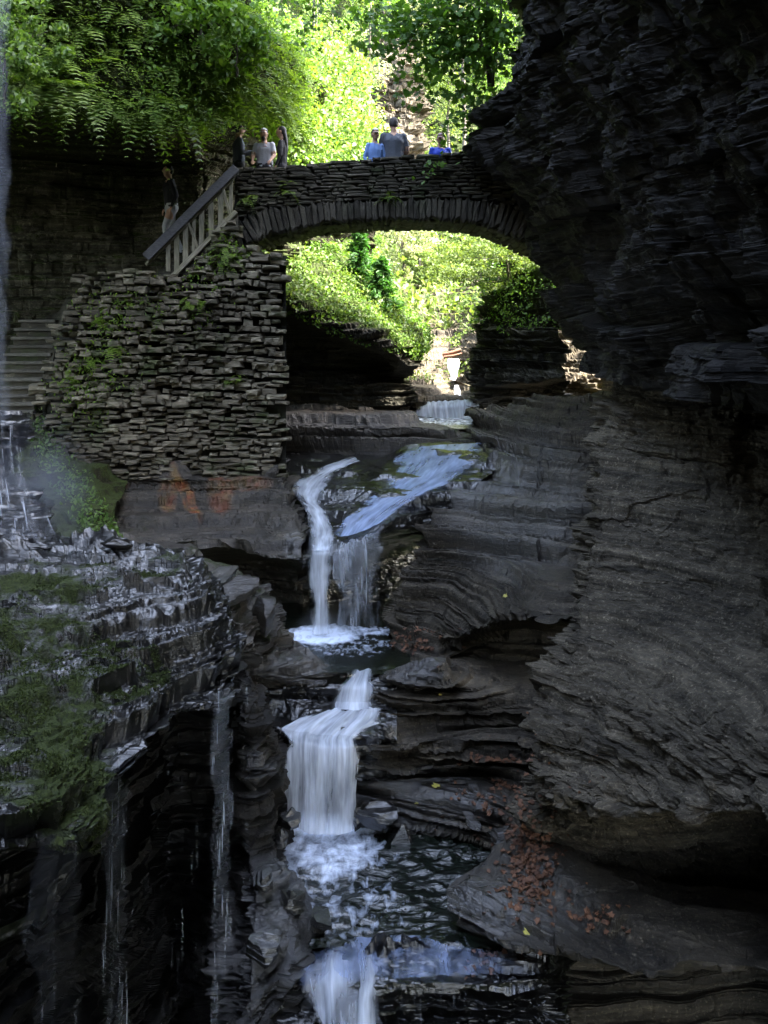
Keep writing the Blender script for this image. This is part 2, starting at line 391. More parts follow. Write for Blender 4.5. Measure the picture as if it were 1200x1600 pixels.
# terraced slope between the right cliff and the stream, then the curved ledges under it
TS = [
 [(770, 650, 23.5), (735, 642, 22), (790, 628, 20.8), (860, 620, 19.6), (915, 618, 19.0), (985, 604, 18.2)],
 [(770, 690, 21), (740, 682, 19.8), (790, 667, 19.0), (850, 655, 18.4), (905, 648, 17.9), (985, 640, 17.4)],
 [(780, 725, 19.6), (752, 716, 18.5), (790, 712, 18.0), (840, 705, 17.4), (895, 702, 16.9), (985, 700, 16.4)],
 [(745, 765, 19.0), (716, 752, 17.5), (765, 755, 17.1), (830, 755, 16.6), (890, 755, 16.2), (985, 755, 15.8)],
 [(700, 820, 18), (672, 805, 16.5), (740, 810, 16.2), (810, 812, 15.8), (880, 812, 15.4), (985, 812, 15.0)],
 [(675, 880, 17), (645, 865, 15.7), (720, 866, 15.5), (800, 868, 15.1), (870, 868, 14.7), (985, 866, 14.3)],
 [(652, 930, 16.4), (622, 922, 15.1), (700, 922, 14.9), (760, 915, 14.4), (850, 900, 13.8), (970, 905, 13.4)],
 [(636, 975, 16.2), (605, 972, 14.7), (680, 970, 14.4), (735, 955, 13.9), (822, 935, 13.2), (950, 945, 12.8)],
 [(632, 1005, 16), (602, 1002, 14.5), (680, 1005, 13.9), (733, 985, 13.6), (815, 962, 12.9), (940, 975, 12.5)],
 [(636, 1030, 15.2), (606, 1030, 14.0), (685, 1030, 13.6), (748, 1010, 14.3), (820, 985, 14.4), (925, 1005, 13.9)],
 [(600, 1045, 14.2), (600, 1045, 13.5), (690, 1046, 13.1), (752, 1036, 13.6), (825, 1038, 13.8), (915, 1050, 13.4)],
 [(560, 1060, 13.9), (592, 1058, 13.1), (680, 1062, 12.7), (745, 1068, 12.9), (820, 1064, 13.1), (905, 1080, 12.8)],
 [(560, 1085, 13.8), (588, 1082, 13.0), (665, 1088, 12.65), (735, 1088, 12.75), (812, 1090, 12.8), (895, 1105, 12.5)],
 [(560, 1120, 13.6), (592, 1120, 12.7), (665, 1130, 12.6), (735, 1125, 12.7), (812, 1130, 12.7), (890, 1140, 12.4)],
 [(560, 1150, 13.4), (590, 1150, 12.3), (660, 1155, 12.3), (735, 1158, 12.4), (812, 1165, 12.4), (880, 1175, 12.0)],
 [(560, 1165, 13.2), (590, 1166, 12.35), (655, 1175, 12.35), (735, 1178, 12.45), (812, 1185, 12.4), (880, 1195, 12.0)],
 [(550, 1205, 13.2), (575, 1205, 12.5), (655, 1215, 12.45), (735, 1215, 12.4), (812, 1215, 12.2), (875, 1222, 11.8)],
 [(545, 1245, 12.8), (562, 1245, 12.4), (640, 1250, 12.15), (730, 1252, 12.0), (808, 1250, 11.8), (870, 1250, 11.5)],
 [(540, 1275, 12.5), (550, 1278, 12.15), (620, 1292, 11.95), (700, 1298, 11.75), (785, 1295, 11.6), (868, 1290, 11.1)],
 [(535, 1300, 12.4), (545, 1300, 12.2), (620, 1310, 12.05), (700, 1325, 11.8), (790, 1325, 11.4), (868, 1320, 11.0)],
 [(530, 1360, 12.4), (545, 1360, 12.2), (620, 1360, 12.05), (700, 1370, 11.8), (800, 1370, 11.4), (868, 1370, 11.0)],
]
rock('rock_ledge', TS, M_shale, notch=.21, n2=.5, big=.16, mid=.08, block=.07, lump=.10, fine=.03, crack=.06, terr=1.0, flat=.05, bw=(.35, .85, .6), step=1.7,
     moss=lambda x, y, z, sx, sy, n: .16 * blob(sx, sy, 760, 660, 60, 25) + .10 * (sy < 950),
     wet=lambda x, y, z, sx, sy, n: np.maximum.reduce([.8 * blob(sx, sy, 745, 735, 60, 45), .7 * blob(sx, sy, 620, 1055, 60, 18), .75 * blob(sx, sy, 620, 1255, 130, 45), .4 * blob(sx, sy, 800, 780, 90, 90)]))

# slab over which the main stream runs, its lip and the black hollow under it
SL = [
 [(410, 700, 20.5), (500, 705, 20), (560, 708, 19.9), (620, 704, 19.8), (700, 695, 19.8), (790, 690, 19.6)],
 [(425, 742, 18.6), (500, 733, 18.5), (560, 730, 18.5), (620, 718, 18.4), (700, 714, 18.4), (790, 712, 18.3)],
 [(445, 782, 17.6), (500, 768, 17.4), (555, 758, 17.4), (612, 752, 17.3), (690, 745, 17.3), (760, 742, 17.4)],
 [(455, 808, 16.8), (500, 808, 16.6), (545, 795, 16.6), (592, 782, 16.6), (650, 778, 16.6), (720, 782, 16.8)],
 [(462, 840, 16.1), (500, 838, 15.9), (530, 826, 15.9), (572, 816, 15.9), (625, 808, 16.0), (690, 810, 16.6)],
 [(472, 872, 15.2), (500, 868, 15.1), (530, 860, 15.1), (565, 848, 15.2), (602, 830, 15.5), (680, 820, 16.6)],
 [(472, 890, 15.5), (500, 888, 15.6), (530, 880, 15.7), (565, 872, 15.9), (605, 850, 16.2), (680, 835, 17.0)],
 [(465, 900, 16.4), (500, 900, 16.6), (530, 900, 16.8), (565, 895, 16.9), (610, 870, 17.0), (680, 855, 17.6)],
 [(460, 950, 16.6), (500, 950, 16.8), (530, 950, 17.0), (565, 950, 17.2), (620, 950, 17.4), (680, 950, 17.8)],
 [(455, 1080, 15.6), (500, 1080, 15.6), (530, 1080, 15.6), (565, 1080, 15.8), (620, 1080, 16), (680, 1080, 16.5)],
]
rock('stream_bed', SL, M_wet, flat=.05, notch=.04, big=.04, mid=.03, block=.03, lump=.04, fine=.025, crack=.03, terr=.55,
     wet=.85, moss=0)

# shelf of beds left of the upper pool
MS = [
 [(420, 632, 22.5), (540, 634, 22.3), (640, 645, 22), (700, 670, 21.4), (752, 684, 20.9), (775, 690, 21.2)],
 [(420, 655, 20.6), (540, 657, 20.5), (640, 664, 20.4), (700, 678, 20.2), (745, 689, 20.0), (765, 694, 20.3)],
 [(420, 685, 20.2), (540, 686, 20.1), (640, 686, 20.1), (700, 691, 19.95), (742, 697, 19.8), (760, 700, 20.1)],
 [(420, 712, 20.0), (540, 706, 19.8), (640, 700, 19.8), (700, 703, 19.7), (738, 706, 19.6), (755, 708, 20)],
 [(420, 760, 19.2), (540, 732, 19.2), (640, 716, 19.4), (700, 712, 19.6), (735, 712, 19.6), (750, 714, 19.9)],
]
rock('rock_ledge', MS, M_shale, notch=.13, n2=.6, big=.14, mid=.10, block=.05, lump=.05, fine=.03, crack=.05, terr=.85, dip=0,
     moss=lambda x, y, z, sx, sy, n: .35 * np.clip((sx - 560) / 150, 0, 1), wet=.2)

# overhanging mossy cliff seen through the arch on the left
ML = [
 [(400, 330, 27), (470, 345, 27), (520, 350, 27.5), (585, 420, 27), (640, 490, 26), (665, 520, 26)],
 [(400, 390, 23.8), (470, 400, 23.8), (520, 425, 24), (585, 470, 24), (635, 520, 24), (662, 545, 25.2)],
 [(400, 440, 21.8), (460, 465, 21.7), (520, 492, 22.0), (580, 515, 22.2), (628, 540, 22.6), (655, 556, 23.9)],
 [(400, 470, 21.7), (460, 490, 21.7), (520, 515, 21.9), (580, 538, 22.1), (626, 560, 22.5), (653, 572, 23.8)],
 [(400, 500, 22.6), (460, 510, 22.7), (520, 530, 22.9), (580, 550, 23.1), (618, 578, 23.3), (642, 590, 24.4)],
 [(400, 560, 23.2), (460, 560, 23.2), (520, 565, 23.4), (580, 575, 23.6), (612, 600, 23.7), (636, 605, 24.6)],
 [(400, 640, 23.0), (460, 640, 23.0), (520, 640, 23.2), (580, 642, 23.4), (618, 645, 23.4), (645, 645, 24.4)],
 [(400, 700, 22.4), (460, 700, 22.4), (520, 700, 22.4), (580, 690, 22.4), (618, 680, 22.6), (645, 680, 23)],
]
rock('cliff_wall', ML, M_mossrock, big=.20, mid=.10, block=.16, lump=.12, fine=.035, terr=.6,
     moss=lambda x, y, z, sx, sy, n: np.clip((np.interp(sx, [440, 520, 580, 650], [480, 505, 530, 560]) - sy) / 20, 0, 1))

# stepped pale rock farther up the stream, in the sun
FS = [
 [(560, 430, 42), (640, 440, 41), (690, 445, 40), (740, 430, 39), (820, 400, 38), (900, 380, 37)],
 [(590, 480, 35), (645, 500, 34), (690, 505, 34), (735, 490, 33.5), (800, 450, 33), (900, 430, 32)],
 [(610, 508, 31.5), (655, 520, 31), (700, 535, 31), (735, 518, 30.5), (800, 500, 30), (900, 480, 29)],
 [(620, 530, 30), (662, 540, 29.6), (700, 552, 29.6), (742, 538, 29), (800, 525, 28.6), (900, 510, 28)],
 [(625, 565, 28.6), (668, 575, 28.2), (708, 588, 28.6), (742, 566, 28), (800, 555, 27.5), (900, 540, 27)],
 [(632, 596, 27), (672, 600, 26.6), (712, 608, 27.2), (748, 596, 26.7), (800, 590, 26), (900, 590, 26)],
 [(636, 622, 25.2), (672, 624, 25), (712, 622, 25.4), (750, 622, 25.2), (800, 620, 25), (900, 620, 25)],
 [(636, 634, 25.1), (672, 636, 24.9), (712, 636, 25.0), (750, 634, 25.1), (800, 634, 25), (900, 634, 25)],
 [(630, 660, 25.0), (672, 662, 24.9), (712, 662, 24.9), (750, 660, 25.0), (800, 655, 25), (900, 650, 25)],
 [(620, 690, 21.2), (672, 692, 21.0), (712, 694, 20.8), (750, 696, 20.6), (800, 690, 20.8), (900, 680, 21)],
]
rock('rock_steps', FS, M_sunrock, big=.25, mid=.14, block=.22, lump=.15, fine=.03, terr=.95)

# dark rock right of the upper stream, mossy on its shoulder
RA = [
 [(800, 340, 30), (790, 345, 28), (815, 345, 27), (850, 340, 26), (884, 340, 25)],
 [(785, 400, 28), (772, 402, 26), (800, 392, 24.8), (840, 390, 24), (884, 390, 23)],
 [(778, 450, 27), (760, 450, 25.2), (790, 445, 24), (832, 445, 23), (884, 440, 22)],
 [(765, 500, 26.5), (748, 500, 24.8), (784, 495, 23.4), (830, 505, 22.4), (884, 500, 21.4)],
 [(758, 560, 26), (741, 560, 24.2), (779, 565, 22.9), (830, 572, 22), (884, 575, 21)],
 [(754, 596, 26), (738, 597, 24.1), (775, 600, 22.6), (850, 594, 21.2), (884, 585, 20.4)],
 [(758, 606, 26), (742, 607, 24.4), (780, 608, 23.2), (850, 602, 22.1), (884, 595, 21.2)],
 [(762, 640, 26), (744, 640, 24.6), (785, 635, 23.6), (850, 628, 22.6), (884, 620, 21.6)],
]
rock('cliff_wall', RA, M_mossrock, big=.16, mid=.12, block=.16, lump=.12, fine=.035, terr=.7,
     moss=lambda x, y, z, sx, sy, n: .7 * np.clip((520 - sy) / 60, 0, 1))

# rock under the retaining wall, rust stained, undercut at the foot
BR = [
 [(60, 700, 18.4), (200, 725, 18.2), (300, 722, 18.1), (400, 720, 18.1), (438, 720, 18.2), (452, 716, 20)],
 [(80, 738, 17.7), (200, 746, 17.55), (300, 745, 17.5), (400, 738, 17.6), (440, 734, 17.7), (455, 728, 19.5)],
 [(100, 768, 17.3), (200, 775, 17.2), (300, 775, 17.2), (400, 772, 17.2), (450, 765, 17.3), (466, 755, 19)],
 [(130, 800, 16.7), (215, 810, 16.5), (305, 812, 16.4), (400, 812, 16.4), (462, 805, 16.4), (480, 800, 18.4)],
 [(165, 832, 15.9), (235, 845, 15.7), (325, 848, 15.7), (410, 850, 15.6), (474, 842, 15.5), (490, 838, 17.5)],
 [(195, 852, 15.1), (265, 862, 15.0), (345, 852, 15.2), (420, 868, 15.1), (478, 874, 15.1), (492, 860, 17)],
 [(195, 870, 15.2), (265, 880, 15.6), (345, 868, 16.2), (420, 870, 16.2), (474, 884, 15.8), (488, 875, 17)],
 [(195, 900, 15.4), (265, 905, 16), (345, 895, 17), (420, 900, 17), (470, 905, 16.6), (485, 905, 17)],
 [(195, 1080, 15.4), (265, 1080, 15.6), (345, 1080, 15.8), (420, 1080, 15.8), (462, 1080, 15.8), (480, 1080, 16)],
]
rock('rock_ledge', BR, M_shale, notch=.10, n2=.6, flat=.14, big=.06, mid=.06, block=.07, lump=.08, fine=.03, crack=.045, terr=.7,
     moss=lambda x, y, z, sx, sy, n: .25 * blob(sx, sy, 225, 815, 40, 15),
     rust=lambda x, y, z, sx, sy, n: np.maximum.reduce([.95 * blob(sx, sy, 285 + (sy - 760) * .5, 772, 9, 32), .55 * blob(sx, sy, 262, 770, 12, 22), .5 * blob(sx, sy, 345, 765, 16, 32), .4 * blob(sx, sy, 390, 755, 26, 14), .4 * blob(sx, sy, 180, 755, 16, 5)]),
     wet=lambda x, y, z, sx, sy, n: np.maximum(.8 * blob(sx, sy, 470, 855, 22, 25), .25))

# ridge of boulders that runs down to the stream
SP = [
 [(140, 828, 15), (255, 846, 14.9), (338, 878, 14.6), (398, 905, 14.4), (436, 955, 14.3), (470, 1010, 14.2), (560, 1042, 13.6)],
 [(140, 845, 13.9), (245, 862, 13.7), (330, 893, 13.6), (384, 915, 13.5), (424, 962, 13.5), (452, 1015, 13.5), (545, 1048, 13.3)],
 [(140, 862, 13.1), (235, 882, 12.9), (318, 908, 12.8), (372, 936, 12.8), (412, 980, 12.9), (430, 1026, 13.0), (530, 1056, 13.2)],
 [(140, 885, 12.5), (225, 905, 12.3), (305, 935, 12.1), (352, 968, 12.0), (385, 1015, 12.1), (400, 1052, 12.5), (505, 1068, 13.1)],
 [(140, 930, 12.4), (225, 945, 12.4), (305, 968, 12.4), (352, 995, 12.5), (380, 1035, 12.6), (398, 1072, 12.9), (500, 1082, 13.3)],
 [(140, 1100, 12.2), (225, 1100, 12.3), (305, 1100, 12.4), (352, 1120, 12.6), (380, 1130, 12.8), (398, 1140, 13), (500, 1130, 13.5)],
 [(140, 1700, 11.5), (225, 1700, 11.6), (305, 1700, 11.7), (352, 1700, 11.8), (380, 1700, 12), (398, 1500, 12.6), (500, 1400, 13.4)],
]
rock('rock_ledge', SP, M_shale, notch=.06, big=.12, mid=.08, block=.24, lump=.2, fine=.03, crack=.08, terr=.6,
     moss=lambda x, y, z, sx, sy, n: .4 * blob(sx, sy, 330, 900, 80, 40),
     wet=lambda x, y, z, sx, sy, n: .3 + .5 * blob(sx, sy, 470, 1045, 90, 25))

# ledges behind and under the lower falls
LF = [
 [(360, 1030, 13.9), (430, 1040, 13.8), (500, 1048, 13.6), (545, 1056, 13.35), (620, 1056, 13.3)],
 [(360, 1070, 13.1), (430, 1072, 13.1), (500, 1066, 13.15), (545, 1066, 13.1), (620, 1066, 13.05)],
 [(360, 1095, 13.0), (430, 1094, 13.05), (500, 1092, 13.1), (545, 1100, 12.9), (620, 1104, 12.85)],
 [(370, 1120, 12.8), (436, 1122, 12.8), (500, 1115, 12.75), (548, 1118, 12.65), (620, 1118, 12.6)],
 [(385, 1146, 12.35), (440, 1150, 12.15), (500, 1152, 12.02), (558, 1150, 12.0), (620, 1152, 12.25)],
 [(385, 1165, 12.6), (440, 1168, 12.45), (500, 1168, 12.35), (558, 1168, 12.35), (620, 1168, 12.5)],
 [(385, 1215, 12.6), (440, 1215, 12.5), (500, 1215, 12.4), (558, 1215, 12.4), (620, 1215, 12.5)],
 [(385, 1330, 12.6), (440, 1330, 12.5), (500, 1330, 12.4), (558, 1330, 12.4), (620, 1330, 12.5)],
]
rock('stream_bed', LF, M_wet, flat=.08, big=.04, mid=.05, block=.05, lump=.05, fine=.02, crack=.03, terr=.6, wet=.8)

# dark buttress between the cave and the lower falls, running down beside the pool
CB = [
 [(345, 1040, 13.0), (372, 1050, 12.0), (398, 1060, 11.8), (418, 1075, 12.4), (430, 1085, 13.2)],
 [(340, 1150, 12.6), (368, 1150, 11.3), (400, 1150, 11.1), (428, 1160, 11.6), (438, 1165, 12.8)],
 [(345, 1250, 12.2), (372, 1250, 10.9), (412, 1250, 10.8), (436, 1262, 11.3), (446, 1270, 12.6)],
 [(350, 1320, 12), (380, 1325, 10.6), (424, 1320, 10.7), (450, 1325, 11.2), (458, 1330, 12.4)],
 [(350, 1370, 11.6), (385, 1372, 10.2), (440, 1358, 10.3), (470, 1375, 10.6), (484, 1385, 11.4)],
 [(345, 1420, 11.2), (385, 1420, 9.8), (440, 1410, 9.9), (505, 1425, 10.1), (545, 1440, 10.4)],
 [(340, 1460, 10.8), (380, 1470, 9.5), (435, 1462, 9.5), (500, 1452, 9.8), (540, 1452, 10.2)],
 [(335, 1530, 10.4), (375, 1535, 9.1), (430, 1520, 9.2), (475, 1500, 9.5), (520, 1480, 10.2)],
 [(330, 1680, 10.2), (370, 1680, 8.7), (430, 1680, 8.7), (475, 1680, 9.2), (520, 1680, 10)],
]
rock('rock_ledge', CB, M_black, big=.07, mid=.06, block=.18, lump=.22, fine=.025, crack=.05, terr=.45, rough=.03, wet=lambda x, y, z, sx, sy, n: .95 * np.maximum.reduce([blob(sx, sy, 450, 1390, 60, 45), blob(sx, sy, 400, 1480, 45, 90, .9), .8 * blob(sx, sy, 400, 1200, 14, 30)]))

# lip of the pool at the bottom of the picture
BL = [
 [(400, 1462, 10.4), (480, 1468, 10.2), (545, 1478, 10.0), (640, 1480, 9.95), (740, 1480, 9.9), (850, 1492, 9.8), (880, 1492, 11.20)],
 [(400, 1500, 9.6), (470, 1502, 9.5), (545, 1498, 9.5), (640, 1488, 9.6), (740, 1494, 9.5), (850, 1506, 9.4), (880, 1506, 10.80)],
 [(400, 1530, 9.5), (470, 1520, 9.45), (545, 1514, 9.45), (640, 1504, 9.55), (740, 1506, 9.5), (850, 1512, 9.5), (880, 1512, 10.90)],
 [(400, 1560, 9.4), (470, 1560, 9.3), (545, 1534, 9.25), (640, 1524, 9.3), (740, 1520, 9.35), (850, 1520, 9.4), (880, 1520, 10.80)],
 [(400, 1590, 9.2), (470, 1590, 9.1), (545, 1554, 9.05), (640, 1542, 9.05), (740, 1540, 9.1), (850, 1532, 9.25), (880, 1532, 10.65)],
 [(400, 1620, 9.1), (470, 1620, 9.0), (545, 1566, 9.1), (640, 1550, 9.2), (740, 1548, 9.25), (850, 1545, 9.4), (880, 1545, 10.80)],
 [(400, 1720, 8.9), (470, 1720, 8.9), (545, 1720, 9), (640, 1720, 9.1), (740, 1720, 9.2), (850, 1720, 9.4), (880, 1720, 10.80)],
]
rock('stream_bed', BL, M_wet, flat=.22, big=.03, mid=.03, block=.06, lump=.04, fine=.02, crack=.03, terr=.5, wet=.85)

# near mossy shelf on the left, dripping over a black hollow
NS = [
 [(-400, 800, 12.6), (-120, 826, 12.4), (0, 836, 12.4), (90, 832, 12.2), (170, 842, 12.0), (240, 850, 12.0), (290, 862, 12.0), (318, 880, 12.6)],
 [(-400, 850, 11.2), (-120, 856, 11.2), (0, 862, 11.2), (90, 858, 11.2), (170, 866, 11.2), (245, 874, 11.3), (300, 892, 11.3), (335, 912, 12.0)],
 [(-400, 900, 10.3), (-120, 900, 10.3), (0, 905, 10.3), (90, 905, 10.3), (165, 910, 10.4), (235, 915, 10.5), (308, 925, 10.7), (355, 942, 11.4)],
 [(-400, 960, 9.4), (-120, 960, 9.4), (0, 962, 9.4), (90, 965, 9.4), (160, 968, 9.6), (235, 965, 9.9), (315, 970, 10.1), (368, 980, 10.9)],
 [(-400, 1030, 8.6), (-120, 1030, 8.6), (0, 1030, 8.6), (90, 1035, 8.7), (165, 1035, 9.0), (250, 1030, 9.4), (325, 1030, 9.7), (380, 1030, 10.4)],
 [(-400, 1100, 7.9), (-120, 1095, 7.9), (0, 1100, 7.9), (90, 1105, 8.0), (175, 1095, 8.5), (265, 1080, 9.1), (332, 1078, 9.4), (384, 1070, 10.1)],
 [(-400, 1180, 7.2), (-120, 1180, 7.2), (0, 1180, 7.2), (90, 1180, 7.35), (186, 1170, 7.9), (278, 1108, 8.95), (338, 1098, 9.2), (382, 1088, 10.0)],
 [(-400, 1260, 6.7), (-120, 1260, 6.7), (0, 1258, 6.7), (80, 1250, 6.85), (158, 1225, 7.4), (270, 1118, 9.0), (338, 1108, 9.3), (380, 1100, 10.1)],
 [(-400, 1320, 6.4), (-120, 1325, 6.4), (0, 1318, 6.45), (75, 1312, 6.6), (152, 1300, 6.95), (262, 1112, 9.4), (338, 1100, 9.8), (378, 1100, 10.5)],
 [(-400, 1330, 6.5), (-120, 1335, 6.5), (0, 1330, 6.6), (75, 1322, 6.8), (148, 1305, 7.3), (260, 1095, 10.4), (338, 1095, 10.8), (376, 1100, 11.3)],
 [(-400, 1290, 7.2), (-120, 1290, 7.3), (0, 1290, 7.5), (75, 1280, 7.8), (140, 1260, 8.4), (260, 1120, 11.2), (338, 1110, 11.4), (374, 1115, 11.8)],
 [(-400, 1330, 7.4), (-120, 1330, 7.5), (0, 1335, 7.6), (75, 1340, 7.9), (135, 1350, 8.4), (255, 1300, 11.2), (338, 1300, 11.4), (374, 1300, 11.6)],
 [(-400, 1420, 7.0), (-120, 1420, 7.1), (0, 1425, 7.3), (80, 1430, 7.6), (140, 1440, 8.1), (255, 1450, 11), (338, 1450, 11), (374, 1450, 11.2)],
 [(-400, 1520, 6.9), (-120, 1520, 7.0), (0, 1525, 7.2), (60, 1530, 7.6), (105, 1540, 8.4), (255, 1560, 10.6), (338, 1560, 10.6), (374, 1560, 10.8)],
 [(-400, 1750, 6.8), (-120, 1750, 6.8), (0, 1750, 6.9), (50, 1750, 7.4), (90, 1750, 8.4), (255, 1750, 10.4), (338, 1750, 10.4), (374, 1750, 10.4)],
]
def ns_moss(x, y, z, sx, sy, n):
    m = .42 * blob(sx, sy, 40, 960, 90, 45) + .5 * blob(sx, sy, 70, 1180, 90, 90) + .55 * blob(sx, sy, 120, 1260, 45, 80) + .35 * blob(sx, sy, 250, 880, 40, 20) + .3 * blob(sx, sy, 100, 1050, 160, 60) + .35 * blob(sx, sy, 100, 900, 80, 30)
    return np.clip(m, 0, .6) * (sy < 1330)
rock('rock_ledge', NS, M_wet, flat=.20, bw=(.1, .55, .85), big=.12, mid=.10, block=.10, lump=.13, fine=.05, crack=.045, terr=.95, step=1.7, rough=.03,
     moss=ns_moss, wet=lambda x, y, z, sx, sy, n: .72 * np.clip(n[..., 2] * 4 + .6, 0, 1) * (z > -4.6))

# stepped mound that carries the little fall on the far left
MO = []
for py, xr, d in ((655, 44, 12.8), (690, 46, 12.75), (700, 40, 12.8), (715, 20, 12.9), (745, 22, 12.7), (758, 40, 12.5), (766, 62, 12.3), (785, 64, 12.2), (792, 72, 12.1), (806, 73, 12.05), (812, 80, 11.9), (834, 82, 11.8), (845, 95, 11.6), (900, 100, 11.5)):
    MO.append([(-260, py, d + .2), (-100, py, d - .1), (0, py, d - .1), (xr * .6, py, d), (xr, py, d + .25), (xr + 2, py - 3, d + 1.2)])
MO.insert(0, [(c[0], 650, c[2] + .9) for c in MO[0]])
rock('rock_steps', MO, M_wet, big=.02, mid=.03, block=.05, lump=.03, fine=.03, terr=.5, wet=.85, crack=.03, moss=.12, step=2.0)

# bank below the stairs on the left
BK = [
 [(-400, 600, 19), (-100, 620, 18.8), (30, 640, 18.4), (75, 680, 18), (130, 720, 17.8), (200, 750, 17.4)],
 [(-400, 690, 17), (-100, 690, 16.6), (20, 690, 16.4), (62, 720, 16.2), (110, 760, 16), (180, 800, 15.6)],
 [(-400, 780, 15.6), (-100, 780, 15.2), (10, 770, 15.2), (62, 790, 15.2), (110, 815, 15), (180, 838, 14.6)],
 [(-400, 860, 13.6), (-100, 860, 13.4), (10, 860, 13.4), (70, 862, 13.4), (130, 866, 13.4), (200, 870, 13.4)],
]
rock('river_bank', BK, M_bank, big=.1, mid=.06, block=.1, lump=.15, fine=.03, terr=.5)

# deep recess behind the stairs, roofed by the overhang under the ferns
RC = [
 [W(-13, 14.5, 15), W(-9, 17, 15), W(-8, 19, 15), W(-7, 20, 15), W(-6.5, 21, 14), W(-6.2, 23, 12), W(-6, 26, 11), W(-6, 30, 10), W(-6, 35, 10)],
 [(-900, -60, 14), (-300, -80, 14), (0, -90, 15.4), (130, -70, 16), (260, -30, 17), (370, 10, 18), (425, 60, 20.5), (480, 110, 24), (500, 140, 30)],
 [(-900, 100, 14.2), (-300, 110, 14.2), (0, 40, 15.6), (130, 60, 16.2), (260, 90, 17.2), (350, 120, 18.4), (420, 150, 20.6), (470, 180, 24), (490, 200, 30)],
 [(-900, 210, 14.4), (-300, 200, 14.4), (0, 150, 15.2), (110, 150, 15.8), (240, 185, 16.9), (330, 170, 19.0), (405, 165, 21), (455, 200, 24), (480, 220, 30)],
 [(-900, 210, 16), (-300, 200, 16.5), (0, 165, 17.5), (110, 168, 18.2), (240, 200, 19.2), (325, 195, 20.3), (400, 190, 22), (445, 225, 24.5), (475, 240, 30)],
 [(-900, 260, 19), (-300, 255, 19.5), (0, 240, 20.0), (110, 245, 20.6), (235, 260, 21.2), (315, 250, 20.9), (390, 240, 22), (440, 260, 25), (472, 270, 30)],
 [(-900, 330, 19.5), (-300, 325, 20), (0, 320, 20.4), (110, 330, 20.8), (235, 330, 21.2), (310, 320, 20.8), (385, 300, 22), (436, 300, 25.2), (470, 320, 30)],
 [(-900, 380, 19), (-300, 380, 19.6), (0, 375, 19.9), (110, 385, 20.6), (235, 385, 21.0), (310, 380, 20.6), (385, 370, 22), (436, 370, 25.2), (470, 380, 30)],
 [(-900, 460, 19), (-300, 460, 19.6), (0, 455, 20.0), (110, 455, 20.4), (235, 450, 20.8), (310, 450, 20.6), (385, 440, 22), (436, 440, 25.2), (470, 440, 30)],
 [(-900, 640, 18.6), (-300, 640, 19.2), (0, 640, 19.6), (110, 640, 20.2), (235, 620, 20.6), (310, 620, 20.6), (385, 620, 22), (436, 620, 25), (470, 600, 30)],
]
rock('cliff_wall', RC, M_recess, big=.18, mid=.10, block=.06, crack=.015, lump=.26, fine=.035, terr=.5,
     moss=lambda x, y, z, sx, sy, n: .25 + .6 * np.clip((190 - sy) / 20, 0, 1) + .15 * blob(sx, sy, 320, 280, 70, 70))

# far hillside, wooded, in full sun
HB = [
 [W(-60, 95, 40), W(-25, 95, 39), W(0, 95, 38), W(25, 95, 38), W(60, 95, 40)],
 [W(-50, 70, 24), W(-20, 72, 24), W(0, 74, 22), W(20, 72, 23), W(50, 70, 25)],
 [W(-36, 52, 16), W(-14, 56, 15), W(0, 60, 13), W(14, 56, 14), W(40, 52, 18)],
 [W(-26, 42, 7), W(-9, 46, 6.4), W(1, 50, 5.0), W(9, 46, 5), W(32, 42, 9)],
 [W(-18, 36, 3), W(-6, 38, 2.6), W(2, 42, 1.6), W(8, 38, 2.2), W(26, 36, 5)],
 [W(-14, 30, 0), W(-4, 31, 0), W(2, 33, -.2), W(8, 31, .4), W(22, 30, 3)],
]
rock('hillside', HB, M_bank, big=.5, mid=.1, block=.3, lump=.8, fine=.02, terr=.3, step=6.0)

